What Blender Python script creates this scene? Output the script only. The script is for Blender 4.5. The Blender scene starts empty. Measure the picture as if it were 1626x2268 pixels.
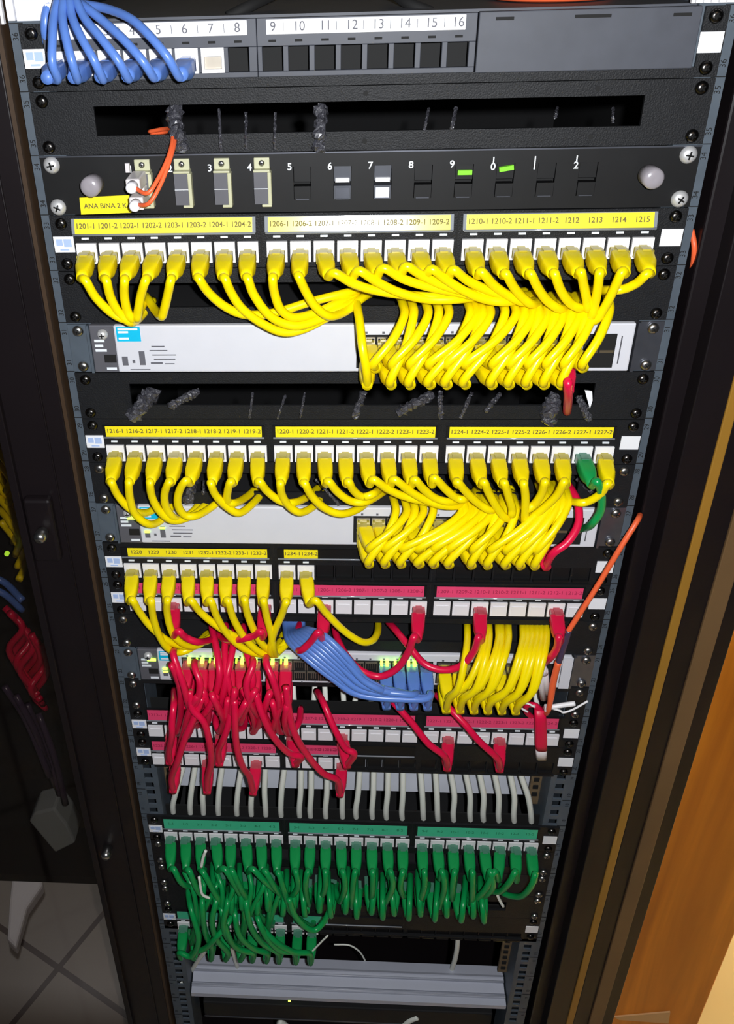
import bpy, math, random
from mathutils import Vector, Euler, Matrix
rnd = random.Random(7)
C = bpy.context.scene.collection
S = bpy.context.scene

# ---------------------------------------------------------------- camera
F, CX, CY = 1983.72, 813 - 190.65, 1134 - 90.0
CAM = Vector((-0.01838, -0.68458, 0.05421))
ROT = Euler((1.02189, 0.02807, 0.05534), 'XYZ').to_matrix()
cd = bpy.data.cameras.new('camera'); cam = bpy.data.objects.new('camera', cd); C.objects.link(cam)
cam.location = CAM; cam.rotation_euler = (1.02189, 0.02807, 0.05534)
cd.sensor_fit = 'VERTICAL'; cd.sensor_height = 36; cd.lens = F / 2268 * 36
cd.shift_x = 190.65 / 2268; cd.shift_y = -90.0 / 2268
cd.clip_start = 0.01; cd.clip_end = 50
S.camera = cam

# ---------------------------------------------------------------- light and exposure
S.view_settings.view_transform = 'Standard'; S.view_settings.look = 'None'
S.view_settings.gamma = 1; S.view_settings.use_curve_mapping = False
S.view_settings.exposure = 0.0
w = bpy.data.worlds.new('world'); S.world = w; w.use_nodes = True
w.node_tree.nodes['Background'].inputs[0].default_value = (0.55, 0.6, 0.75, 1)
w.node_tree.nodes['Background'].inputs[1].default_value = 0.02
def light(name, kind, loc, energy, col, size=0.01, rot=None):
    d = bpy.data.lights.new(name, kind); d.energy = energy; d.color = col
    if kind == 'AREA': d.size = size
    else: d.shadow_soft_size = size
    o = bpy.data.objects.new(name, d); o.location = loc; C.objects.link(o)
    if rot: o.rotation_euler = rot
    return o
light('camera_flash', 'POINT', (0.012, -0.70, 0.075), 33.0, (0.95, 0.97, 1.0), 0.006)
light('next_room_ceiling_lamp', 'AREA', (1.25, 0.11, -0.9), 120, (1.0, 0.80, 0.46), 0.05, (math.radians(80), 0, 0))  # unseen lamp added low behind the wooden board to brighten the cream wall
light('aisle_lamp', 'AREA', (-0.85, 0.95, -0.2), 3.6, (0.9, 0.95, 1.0), 0.3, (0, 0, 0))  # unseen lamp added behind the rack to brighten the floor at lower left
light('room_ceiling_lamp', 'AREA', (0.5, -1.6, 1.0), 1.2, (1.0, 0.66, 0.36), 0.5, (math.radians(55), 0, math.radians(10)))

# ---------------------------------------------------------------- helpers
U = 0.04445
def at(u, v, y=0.0):
    d = ROT @ Vector(((u - CX) / F, -(v - CY) / F, -1.0))
    return CAM + d * ((y - CAM.y) / d.y)
def px(p):
    c = ROT.transposed() @ (Vector(p) - CAM)
    return (CX + F * c.x / -c.z, CY - F * c.y / -c.z)

def mat(name, col, rough=0.5, metal=0.0, emit=0.0, bump=0.0, bscale=300.0, var=0.0, vscale=60.0, spec=0.5, trans=0.0, coat=0.0):
    m = bpy.data.materials.new(name); m.use_nodes = True
    n = m.node_tree.nodes; l = m.node_tree.links; b = n['Principled BSDF']
    b.inputs['Base Color'].default_value = (*col, 1); b.inputs['Roughness'].default_value = rough
    b.inputs['Metallic'].default_value = metal; b.inputs['Specular IOR Level'].default_value = spec
    b.inputs['Transmission Weight'].default_value = trans; b.inputs['Coat Weight'].default_value = coat
    b.inputs['Coat Roughness'].default_value = 0.08
    if emit: b.inputs['Emission Color'].default_value = (*col, 1); b.inputs['Emission Strength'].default_value = emit
    tc = n.new('ShaderNodeTexCoord')
    if bump:
        t = n.new('ShaderNodeTexNoise'); t.inputs['Scale'].default_value = bscale; t.inputs['Detail'].default_value = 4
        bp = n.new('ShaderNodeBump'); bp.inputs['Strength'].default_value = bump; bp.inputs['Distance'].default_value = 0.002
        l.new(tc.outputs['Object'], t.inputs['Vector']); l.new(t.outputs['Fac'], bp.inputs['Height']); l.new(bp.outputs['Normal'], b.inputs['Normal'])
    t = n.new('ShaderNodeTexNoise'); t.inputs['Scale'].default_value = vscale
    r = n.new('ShaderNodeMapRange'); r.inputs['To Min'].default_value = 1 - var; r.inputs['To Max'].default_value = 1 + var
    mx = n.new('ShaderNodeVectorMath'); mx.operation = 'SCALE'; mx.inputs[0].default_value = col
    l.new(tc.outputs['Object'], t.inputs['Vector']); l.new(t.outputs['Fac'], r.inputs['Value'])
    l.new(r.outputs['Result'], mx.inputs['Scale']); l.new(mx.outputs['Vector'], b.inputs['Base Color'])
    return m
M = {}
M['black'] = mat('powder_coated_black', (0.0085, 0.009, 0.0105), 0.55, bump=0.25, bscale=900, var=0.25, spec=0.3)
M['black2'] = mat('black_plastic', (0.007, 0.007, 0.0075), 0.5, var=0.2, spec=0.3)
M['grey'] = mat('dark_grey_module', (0.055, 0.060, 0.076), 0.55, var=0.2)
M['post'] = mat('blue_grey_post_steel', (0.075, 0.095, 0.118), 0.5, var=0.25)
M['void'] = mat('cabinet_interior', (0.006, 0.006, 0.007), 0.8)
M['hole'] = mat('hole_dark', (0.004, 0.004, 0.004), 0.8)
M['white'] = mat('white_plastic', (0.86, 0.85, 0.86), 0.4, var=0.04)
M['white2'] = mat('shutter_plastic', (0.80, 0.79, 0.82), 0.45, var=0.05)
M['paper'] = mat('white_paper', (0.86, 0.87, 0.9), 0.5, var=0.03)
M['ylabel'] = mat('yellow_label', (0.93, 0.78, 0.01), 0.5, var=0.05)
M['ylabelg'] = mat('yellow_label_under_glossy_cover', (0.93, 0.78, 0.01), 0.5, coat=1.0)
M['ylabelg'].node_tree.nodes['Principled BSDF'].inputs['Coat Roughness'].default_value = 0.17
M['plabel'] = mat('pink_label', (0.80, 0.06, 0.17), 0.5, var=0.1)
M['glabel'] = mat('green_label', (0.06, 0.52, 0.29), 0.5, var=0.1)
M['clear'] = mat('clear_cover_edge', (0.25, 0.27, 0.30), 0.12, coat=0.6)
M['ink'] = mat('ink', (0.16, 0.13, 0.03), 0.7)
M['inkk'] = mat('ink_grey', (0.12, 0.12, 0.14), 0.7)
M['inkp'] = mat('ink_pink', (0.42, 0.02, 0.08), 0.7)
M['inkg'] = mat('ink_green', (0.02, 0.24, 0.12), 0.7)
M['inkw'] = mat('ink_white', (0.8, 0.85, 0.9), 0.6)
M['chrome'] = mat('nickel_screw', (0.62, 0.62, 0.60), 0.28, 1.0)
M['dscrew'] = mat('black_zinc_screw', (0.10, 0.095, 0.09), 0.25, 1.0)
M['wscrew'] = mat('zinc_screw', (0.72, 0.72, 0.72), 0.4, 0.5)
M['swface'] = mat('switch_light_grey', (0.66, 0.67, 0.72), 0.5, var=0.03)
M['swmod'] = mat('switch_bezel_grey', (0.10, 0.10, 0.115), 0.5, var=0.1)
M['ear'] = mat('bracket_steel', (0.22, 0.23, 0.27), 0.3, 0.85, var=0.2)
M['gold'] = mat('contact_brass', (0.62, 0.50, 0.32), 0.3, 0.9)
M['portm'] = mat('port_shield', (0.40, 0.36, 0.30), 0.35, 0.8, var=0.2)
M['cyan'] = mat('cyan_sticker', (0.0, 0.50, 0.78), 0.5)
M['pblue'] = mat('pale_blue_tag', (0.42, 0.55, 0.85), 0.5, var=0.1)
M['led'] = mat('green_led', (0.45, 1.0, 0.05), 0.4, emit=5.0)
M['ledd'] = mat('green_led_dim', (0.45, 0.9, 0.05), 0.4, emit=1.2)
M['beige'] = mat('beige_adapter', (0.50, 0.50, 0.33), 0.45, var=0.08)
M['limegreen'] = mat('lime_adapter', (0.22, 0.75, 0.02), 0.5)
M['knob'] = mat('clear_knurled_knob', (0.40, 0.37, 0.40), 0.25, trans=0.25)
M['fibplug'] = mat('milky_connector', (0.70, 0.66, 0.66), 0.35, var=0.08)
M['orange'] = mat('orange_fibre', (0.85, 0.13, 0.04), 0.4, var=0.08)
M['sleeve'] = mat('dark_sleeve', (0.06, 0.04, 0.08), 0.3)
M['wrap'] = mat('shiny_black_wrap', (0.05, 0.05, 0.06), 0.18, bump=1.0, bscale=420, coat=1.0)
M['alu'] = mat('aluminium', (0.46, 0.48, 0.56), 0.35, 0.0, var=0.04)
M['silver'] = mat('silver_plate', (0.78, 0.81, 0.90), 0.35, 0.1, var=0.15, vscale=20)
M['wcable'] = mat('white_cable', (0.86, 0.88, 0.80), 0.5, var=0.04)
M['frame'] = mat('glossy_dark_frame', (0.008, 0.0055, 0.0065), 0.4, var=0.3, vscale=8, spec=0.3)
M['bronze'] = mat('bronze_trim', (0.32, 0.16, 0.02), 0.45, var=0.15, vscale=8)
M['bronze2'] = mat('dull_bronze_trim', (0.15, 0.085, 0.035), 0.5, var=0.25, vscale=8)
M['brown'] = mat('brown_trim', (0.05, 0.028, 0.014), 0.5, var=0.2)
M['cream'] = mat('cream_wall_paint', (0.88, 0.70, 0.36), 0.8, var=0.03, vscale=5)
M['teal'] = mat('pale_teal_plastic', (0.42, 0.50, 0.50), 0.6)
M['kraft'] = mat('kraft_paper', (0.75, 0.45, 0.2), 0.7)
M['tan'] = mat('tan_side_rail', (0.16, 0.11, 0.06), 0.6, var=0.5, vscale=120)
def cable_mats(key, col, plug):
    M[key] = mat(key + '_cable_jacket', col, 0.32, var=0.03, spec=0.5)
    M[key + 'b'] = mat(key + '_boot', col, 0.4, var=0.05)
    M[key + 'p'] = mat(key + '_plug', plug, 0.2, trans=0.25)
cable_mats('yellow', (0.93, 0.74, 0.0), (0.62, 0.52, 0.08))
cable_mats('pale_yellow', (0.93, 0.74, 0.0), (0.70, 0.62, 0.28))
cable_mats('red', (0.70, 0.005, 0.055), (0.62, 0.10, 0.13))
cable_mats('green', (0.003, 0.30, 0.07), (0.10, 0.30, 0.20))
cable_mats('blue', (0.105, 0.22, 0.60), (0.13, 0.22, 0.50))
# wood with grain stretched along z
def wood():
    m = mat('orange_brown_wood', (0.42, 0.16, 0.018), 0.42)
    n = m.node_tree.nodes; l = m.node_tree.links; b = n['Principled BSDF']
    tc = n.new('ShaderNodeTexCoord'); mp = n.new('ShaderNodeMapping'); mp.inputs['Scale'].default_value = (14, 14, 1.1)
    t = n.new('ShaderNodeTexNoise'); t.inputs['Scale'].default_value = 1.6; t.inputs['Detail'].default_value = 6; t.inputs['Distortion'].default_value = 0.6
    r = n.new('ShaderNodeValToRGB'); r.color_ramp.elements[0].position = 0.32; r.color_ramp.elements[1].position = 0.7
    r.color_ramp.elements[0].color = (0.50, 0.14, 0.005, 1); r.color_ramp.elements[1].color = (0.90, 0.30, 0.015, 1)
    l.new(tc.outputs['Object'], mp.inputs['Vector']); l.new(mp.outputs['Vector'], t.inputs['Vector']); l.new(t.outputs['Fac'], r.inputs['Fac']); l.new(r.outputs['Color'], b.inputs['Base Color'])
    return m
M['wood'] = wood()
def tiles():
    m = mat('grey_floor_tiles', (0.2, 0.2, 0.19), 0.35)
    n = m.node_tree.nodes; l = m.node_tree.links; b = n['Principled BSDF']
    tc = n.new('ShaderNodeTexCoord'); mp = n.new('ShaderNodeMapping'); mp.inputs['Rotation'].default_value = (0, 0, 0.5); mp.inputs['Scale'].default_value = (1, 1, 1)
    t = n.new('ShaderNodeTexBrick'); t.offset = 0; t.inputs['Scale'].default_value = 1; t.inputs['Brick Width'].default_value = 0.33; t.inputs['Row Height'].default_value = 0.33
    t.inputs['Mortar Size'].default_value = 0.006; t.inputs['Color1'].default_value = (0.36, 0.33, 0.28, 1); t.inputs['Color2'].default_value = (0.32, 0.30, 0.27, 1); t.inputs['Mortar'].default_value = (0.06, 0.035, 0.03, 1)
    l.new(tc.outputs['Object'], mp.inputs['Vector']); l.new(mp.outputs['Vector'], t.inputs['Vector']); l.new(t.outputs['Color'], b.inputs['Base Color'])
    return m
M['tiles'] = tiles()

class MB:
    def __init__(s): s.v = []; s.f = []; s.mi = []; s.cur = 0
    def _add(s, vs, fs):
        b = len(s.v); s.v += [tuple(v) for v in vs]; s.f += [tuple(i + b for i in f) for f in fs]; s.mi += [s.cur] * len(fs); return s
    def box(s, x0, x1, y0, y1, z0, z1):
        vs = [(x, y, z) for x in (x0, x1) for y in (y0, y1) for z in (z0, z1)]
        return s._add(vs, [(0, 1, 3, 2), (4, 6, 7, 5), (0, 4, 5, 1), (2, 3, 7, 6), (0, 2, 6, 4), (1, 5, 7, 3)])
    def cbox(s, c, sx, sy, sz): return s.box(c[0] - sx / 2, c[0] + sx / 2, c[1] - sy / 2, c[1] + sy / 2, c[2] - sz / 2, c[2] + sz / 2)
    def quadprism(s, pts, y0, y1):                       # polygon in xz extruded along y
        n = len(pts); vs = [(p[0], y0, p[1]) for p in pts] + [(p[0], y1, p[1]) for p in pts]
        return s._add(vs, [tuple(range(n)), tuple(range(2 * n - 1, n - 1, -1))] + [(i, i + n, (i + 1) % n + n, (i + 1) % n) for i in range(n)])
    def xprism(s, pts, x0, x1):                          # polygon in yz extruded along x
        n = len(pts); vs = [(x0, p[0], p[1]) for p in pts] + [(x1, p[0], p[1]) for p in pts]
        return s._add(vs, [tuple(range(n)), tuple(range(2 * n - 1, n - 1, -1))] + [(i, i + n, (i + 1) % n + n, (i + 1) % n) for i in range(n)])
    def rings(s, rings, close=True):
        n = len(rings[0]); b = len(s.v); vs = [p for r in rings for p in r]; fs = []
        for k in range(len(rings) - 1):
            for i in range(n): fs.append((k * n + i, k * n + (i + 1) % n, (k + 1) * n + (i + 1) % n, (k + 1) * n + i))
        if close: fs += [tuple(range(n - 1, -1, -1)), tuple((len(rings) - 1) * n + i for i in range(n))]
        return s._add(vs, fs)
    def lathe(s, prof, c=(0, 0, 0), n=20):               # profile (y, r) about the y axis
        return s.rings([[(c[0] + r * math.cos(6.28318 * i / n), c[1] + y, c[2] + r * math.sin(6.28318 * i / n)) for i in range(n)] for y, r in prof])
    def tube(s, pts, r, n=10, rough=0.0):
        pts = [Vector(p) for p in pts]; rings = []; up = None
        for i, p in enumerate(pts):
            t = (pts[min(i + 1, len(pts) - 1)] - pts[max(i - 1, 0)])
            t = t.normalized() if t.length > 1e-9 else Vector((0, 1, 0))
            if up is None: up = t.orthogonal().normalized()
            up = (up - t * up.dot(t)); up = up.normalized() if up.length > 1e-6 else t.orthogonal().normalized()
            q = t.cross(up); rr = (r[i] if isinstance(r, (list, tuple)) else r)
            rings.append([p + (up * math.cos(6.28318 * k / n) + q * math.sin(6.28318 * k / n)) * rr * (1 + (rnd.uniform(-rough, rough) if rough else 0)) for k in range(n)])
        return s.rings(rings)
    def mesh(s, name, mats, smooth=False):
        me = bpy.data.meshes.new(name); me.from_pydata(s.v, [], s.f)
        for m in (mats if isinstance(mats, (list, tuple)) else [mats]): me.materials.append(M[m] if isinstance(m, str) else m)
        me.polygons.foreach_set('material_index', s.mi)
        if smooth: me.polygons.foreach_set('use_smooth', [True] * len(me.polygons))
        me.update(); return me
    def build(s, name, mats, parent=None, loc=(0, 0, 0), smooth=False, bevel=0.0, label=None):
        return put(name, s.mesh(name, mats, smooth), parent, loc, bevel, label)
def put(name, me, parent=None, loc=(0, 0, 0), bevel=0.0, label=None, rot=None):
    o = bpy.data.objects.new(name, me); C.objects.link(o); o.location = loc
    if rot: o.rotation_euler = rot
    if parent: o.parent = parent
    if bevel:
        b = o.modifiers.new('bevel', 'BEVEL'); b.width = bevel; b.segments = 2; b.limit_method = 'ANGLE'
    if label: o['label'] = label
    return o
def thing(name, label, cat, loc=(0, 0, 0), group=None):
    o = bpy.data.objects.new(name, None); C.objects.link(o); o.location = loc; o.empty_display_size = 0.01
    return tag(o, label, cat, group)
def tag(o, label, cat, group=None):
    o['label'] = label; o['category'] = cat
    if group: o['group'] = group
    return o
def struct(name, mb, m, loc=(0, 0, 0)):
    o = mb.build(name, m, None, loc); o['kind'] = 'structure'; return o
def spline(pts, n=7):
    P = [Vector(p) for p in pts]; P = [P[0] * 2 - P[1]] + P + [P[-1] * 2 - P[-2]]; out = []
    for i in range(1, len(P) - 2):
        a, b, c, d = P[i - 1:i + 3]
        for k in range(n):
            t = k / n
            out.append(0.5 * ((2 * b) + (c - a) * t + (2 * a - 5 * b + 4 * c - d) * t * t + (3 * b - a - 3 * c + d) * t ** 3))
    out.append(P[-2]); return out
_tc = {}
def text_mesh(txt, size, m, ax='CENTER', ay='CENTER', bold=0.0):
    cu = bpy.data.curves.new('t', 'FONT'); cu.body = txt; cu.size = size; cu.align_x = ax; cu.align_y = ay; cu.extrude = 0.00004; cu.offset = bold
    o = bpy.data.objects.new('t', cu); C.objects.link(o); bpy.context.view_layer.update()
    me = bpy.data.meshes.new_from_object(o.evaluated_get(bpy.context.evaluated_depsgraph_get()))
    bpy.data.objects.remove(o); bpy.data.curves.remove(cu)
    me.materials.clear(); me.materials.append(M[m]); return me
def texts(name, items, m, parent, y, size, rx=math.pi / 2, bold=0.0, turn=0.0):   # several words as one printed mesh, facing -y
    mb = MB(); R = Euler((rx, 0, 0)).to_matrix() @ Euler((0, 0, turn)).to_matrix()
    for txt, x, z, *sz in items:
        me = text_mesh(txt, sz[0] if sz else size, m, bold=bold)
        mb._add([R @ v.co + Vector((x, y, z)) for v in me.vertices], [tuple(p.vertices) for p in me.polygons])
        bpy.data.meshes.remove(me)
    return mb.build(name, m, parent)

ORD = ['', 'first', 'second', 'third', 'fourth', 'fifth', 'sixth', 'seventh', 'eighth', 'ninth', 'tenth', 'eleventh', 'twelfth', 'thirteenth', 'fourteenth', 'fifteenth',
       'sixteenth', 'seventeenth', 'eighteenth', 'nineteenth', 'twentieth', 'twenty-first', 'twenty-second', 'twenty-third', 'twenty-fourth']
def zt(n): return -(n - 1) * U                             # top edge of a rack unit
X0, PIT, GP = -0.2152, 0.0182, 0.150
def jx(k): return X0 + PIT * (k % 8) + GP * (k // 8)       # x of keystone k (0..23)

# ---------------------------------------------------------------- room and cabinet
FL = -1.75
struct('floor', MB().box(-3, 3, -2, 3, FL - 0.05, FL), 'tiles')
struct('wall_back', MB().box(-3, 3, 1.75, 1.8, FL, 1.2), 'cream')
struct('wall_right', MB().box(0.50, 2.2, 0.21, 0.25, FL, 1.2), 'cream')
cab = thing('rack_cabinet', 'tall dark network cabinet whose blue-grey posts carry all the equipment', 'cabinet', (0, 0, FL))
def L(z): return z - FL
ZB, ZTOP = -1.62, 0.14
m = MB()
m.box(-0.325, -0.31, 0.03, 0.80, L(ZB), L(ZTOP)); m.build('side_panel', 'void', cab)
m = MB(); m.box(0.31, 0.325, 0.03, 0.80, L(ZB), L(ZTOP)); m.build('side_panel', 'void', cab)
MB().box(-0.325, 0.325, 0.78, 0.80, L(ZB), L(ZTOP)).build('back_panel', 'void', cab)
MB().box(-0.325, 0.325, 0.0, 0.80, L(ZB) - 0.1, L(ZB)).build('plinth', 'frame', cab)
for s in (-1, 1):
    m = MB(); xi, xa, xb, xo = 0.2215, 0.2278, 0.2373, 0.2485
    def bx(a, b, y0, y1, z0, z1):
        a, b = (a, b) if s > 0 else (-b, -a); m.box(a, b, y0, y1, L(z0), L(z1))
    bx(xi, xa, 0.0008, 0.003, ZB, ZTOP); bx(xb, xo, 0.0008, 0.003, ZB, ZTOP); bx(xo - 0.002, xo, 0.003, 0.06, ZB, ZTOP); bx(xi, xi + 0.002, 0.003, 0.045, ZB, ZTOP)
    edges = [ZTOP]; 
    for n in range(-2, 37):
        for h in (0.00635, 0.022225, 0.0381):
            zc = -n * U - h
            if zc < ZTOP - 0.01 and zc > ZB + 0.01: bx(xa, xb, 0.0008, 0.003, zc + 0.00475, edges[-1]); edges.append(zc - 0.00475)
    m.build('post', 'post', cab, label='blue-grey ' + ('left' if s < 0 else 'right') + ' mounting post with square holes')
    m2 = MB()
    for n in range(0, 30):                                # printed unit numbers and tick lines on the post face
        x = s * 0.2428
        items = None
        m2.box(min(s * 0.2385, s * 0.2485), max(s * 0.2385, s * 0.2485), 0.0003, 0.0009, L(-n * U) - 0.0003, L(-n * U) + 0.0003)
    m2.build('tick_marks', 'hole', cab)
    texts('unit_numbers', [(str(36 - n), s * 0.2450, L(-n * U - 0.0085), 0.0058) for n in range(0, 30)] + [(str(36 - n), s * 0.2450, L(-n * U - 0.036), 0.0058) for n in range(0, 30)], 'hole', cab, 0.0006, 0.0058, turn=math.pi / 2)
# left front frame of the cabinet with its brown edge, and right one
XL = lambda u, v, y: at(u, v, y).x
m = MB(); xa, xb = XL(258, 1600, -0.01), XL(151, 1600, -0.01)
m.box(xb, xa, -0.01, 0.05, L(ZB), L(ZTOP)); m.box(-0.3135, -0.306, -0.016, -0.009, L(ZB), L(ZTOP)); m.box(-0.272, -0.2705, -0.012, -0.009, L(ZB), L(ZTOP))
m.build('front_frame', 'frame', cab, bevel=0.0015)
MB().box(XL(252, 1600, -0.008), XL(266, 1600, -0.008), -0.008, 0.04, L(ZB), L(ZTOP)).build('frame_edge', 'brown', cab)
p = at(95, 1178, -0.02)
MB().box(p.x - 0.014, p.x + 0.012, -0.02, -0.009, L(p.z) - 0.035, L(p.z) + 0.035).build('hinge_plate', 'frame', cab, bevel=0.003)
MB().lathe([(-0.034, 0.0), (-0.033, 0.004), (-0.030, 0.006), (-0.020, 0.006)], (p.x, 0, L(p.z))).build('hinge_bolt', 'chrome', cab, smooth=True)
p = at(235, 1893, -0.02)
MB().lathe([(-0.026, 0.0), (-0.025, 0.004), (-0.022, 0.006), (-0.009, 0.006)], (p.x, 0, L(p.z))).build('hinge_bolt', 'chrome', cab, smooth=True)
m = MB(); m.box(0.256, 0.2925, 0.0, 0.05, L(ZB), L(ZTOP)); m.build('front_frame', 'frame', cab, bevel=0.002)

door = thing('cabinet_door', 'dark cabinet door edge folded open beside the wooden panel, bronze strips along it', 'door', (0.31, -0.01, FL))
def dbx(ua, ub, y0, y1, mt, nm):
    xa, xb = XL(ua, 1702, y0), XL(ub, 1702, y0)
    MB().box(xa - 0.31, xb - 0.31, y0 + 0.01, y1 + 0.01, 0.05, L(ZTOP)).build(nm, mt, door, bevel=0.001)
dbx(1345, 1403, -0.02, 0.02, 'frame', 'inner_stile'); dbx(1402, 1421, -0.022, 0.01, 'bronze', 'bronze_strip')  # gold-brown strip paints warm light reflected along the door edge
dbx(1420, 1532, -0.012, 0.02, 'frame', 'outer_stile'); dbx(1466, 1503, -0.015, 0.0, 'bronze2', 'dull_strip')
m = MB(); xa = XL(1525, 1702, 0.06) - 0.05; xb = XL(1547, 2268, 0.06)
wp = m.box(0, xb - xa, 0, 0.03, 0, 2.6).build('wooden_board', 'wood', None, (xa, 0.06, FL), bevel=0.002)
tag(wp, 'orange-brown wooden board standing right of the dark cabinet', 'board')
a, b, c_, d_ = at(1361, 2250, 0.0595), at(1484, 2239, 0.0595), at(1480, 2264, 0.0595), at(1370, 2256, 0.0595)
tag(MB().quadprism([(a.x, a.z), (d_.x, d_.z), (c_.x, c_.z), (b.x, b.z)], 0.0575, 0.0598).build('paper_scrap', 'kraft'), 'brownish paper scrap stuck low on the wooden panel', 'paper')

# ---------------------------------------------------------------- shared part meshes
def screw_mesh(r, mt, h=0.0035, slot=True):
    m = MB(); m.lathe([(0, r), (-h * 0.35, r), (-h * 0.8, r * 0.72), (-h, r * 0.3), (-h * 0.9, 0.0003)], n=18)
    if slot: m.cur = 1; m.box(-r * 0.45, r * 0.45, -h * 1.04, -h * 0.8, -r * 0.09, r * 0.09); m.box(-r * 0.09, r * 0.09, -h * 1.04, -h * 0.8, -r * 0.45, r * 0.45)
    return m.mesh('screw', [mt, 'hole'], True)
SCR = {'d': screw_mesh(0.0046, 'dscrew'), 'c': screw_mesh(0.0047, 'chrome'), 'w': screw_mesh(0.0062, 'wscrew', 0.005)}
def screws(root, kind='d', pos=(0.00635, 0.0381)):
    for s in (-1, 1):
        for h in pos: put('screw', SCR[kind], root, (s * 0.2325, -0.0022, -h), rot=(0, rnd.uniform(0, 3), 0))
def jack_meshes():
    w_, h_ = 0.0080, 0.0081
    m = MB(); a, zt_, zb_ = 0.0062, 0.0012, -0.0068     # opening half width, top and bottom
    m.box(-w_, w_, -0.0015, 0.004, zt_, h_); m.box(-w_, -a, -0.0015, 0.004, zb_, zt_); m.box(a, w_, -0.0015, 0.004, zb_, zt_); m.box(-w_, w_, -0.0015, 0.004, -h_, zb_)
    m.box(-w_, w_, 0.004, 0.012, -h_, h_)
    used = m.mesh('jack', 'white')
    m = MB(); m.box(-w_, w_, -0.0015, 0.006, -h_, h_); m.box(-w_ + 0.002, w_ - 0.002, -0.0021, -0.0015, -h_ + 0.002, h_ - 0.004)
    shut = m.mesh('jack', 'white2')
    m = MB(); a = 0.0062
    m.box(-w_, w_, -0.0015, 0.004, 0.0025, h_); m.box(-w_, -a, -0.0015, 0.004, -0.0058, 0.0025); m.box(a, w_, -0.0015, 0.004, -0.0058, 0.0025); m.box(-w_, w_, -0.0015, 0.004, -h_, -0.0058)
    m.cur = 1; m.box(-a, a, 0.0035, 0.006, -0.0058, 0.0025)
    op = m.mesh('jack', ['white', 'portm'])
    return used, shut, op
JU, JS, JO = jack_meshes()
def boot_mesh(key, scale=1.0, ribs=True):
    secs = [(-0.007, 5.9, 4.6, 6), (-0.009, 6.5, 5.4, 6), (-0.016, 6.6, 5.8, 5), (-0.024, 6.3, 5.9, 4.5), (-0.029, 5.6, 5.6, 3), (-0.033, 4.6, 4.8, 2), (-0.038, 4.1, 4.1, 2)]
    if ribs:
        ss = []
        for i in range(len(secs) - 1):
            a, b = secs[i], secs[i + 1]; ss.append(a)
            if 1 <= i <= 3:
                for t, k in ((0.25, 0.955), (0.5, 1.0), (0.75, 0.955)): ss.append(tuple((a[j] + (b[j] - a[j]) * t) * (k if j in (1, 2) else 1) for j in range(4)))
        secs = ss + [secs[-1]]
    N = 24; rings = []
    for y, a, b, e in secs:
        r = []
        for i in range(N):
            t = 6.28318 * i / N; c, s_ = math.cos(t), math.sin(t)
            r.append((math.copysign(abs(c) ** (2 / e), c) * a * 0.001, y * scale, math.copysign(abs(s_) ** (2 / e), s_) * b * 0.001))
        rings.append(r)
    return MB().rings(rings).mesh('boot', key + 'b', True)
def plug_mesh(key):
    m = MB(); m.box(-0.0058, 0.0058, -0.010, 0.004, -0.0042, 0.0040); m.box(-0.003, 0.003, -0.0105, 0.002, 0.0040, 0.0052)
    return m.mesh('plug', key + 'p')
BOOT = {k: boot_mesh(k, ribs=(k != 'green')) for k in ('yellow', 'pale_yellow', 'red', 'green', 'blue')}
PLUG = {k: plug_mesh(k) for k in BOOT}
RC = 0.0035
def cable(key, port, path, label, group=None, bootlen=0.038, rx=0.10, r=RC, yaw=None, direct=None):
    """patch cable plugged at port (x, y, z); path = [(u, v, y), ...] or Vectors"""
    port = Vector(port); pts = [p if isinstance(p, Vector) else at(*p) for p in path]
    t = thing('patch_cable', label, 'cable', port, group)
    d = pts[0] - port
    ya = max(-0.30, min(0.30, math.atan2(d.x, -d.y) * 0.55)) if yaw is None else yaw
    R = Euler((rx, 0, ya)).to_matrix()
    put('plug', PLUG[key], t); put('boot', BOOT[key], t, rot=(rx, 0, ya))
    e = R @ Vector((0, -bootlen + 0.004, 0)); f = R @ Vector((0, -bootlen - 0.0005, -0.0003))
    P = [e, f] + [q - port for q in pts]
    # drop first way points that fall inside the boot
    MB().tube(spline(P, 6), r, 10).build('cord', key, t, smooth=True)
    return t

def tags_for(root, n):
    z = -U / 2
    m = MB(); m.box(-0.2405, -0.2245, -0.0030, -0.0022, z - 0.0065, z + 0.0060); m.cur = 1
    m.box(-0.2385, -0.2335, -0.0034, -0.003, z - 0.001, z + 0.004); m.box(-0.2325, -0.2265, -0.0034, -0.003, z - 0.002, z + 0.004); m.box(-0.236, -0.229, -0.0034, -0.003, z - 0.005, z - 0.0037)
    m.build('name_tag', ['paper', 'pblue'], root, label='small pale blue and white name tag')
    MB().box(0.2245, 0.2402, -0.0030, -0.0022, z - 0.0065, z + 0.0065).build('blank_tag', 'paper', root, label='plain white tag')

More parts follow.
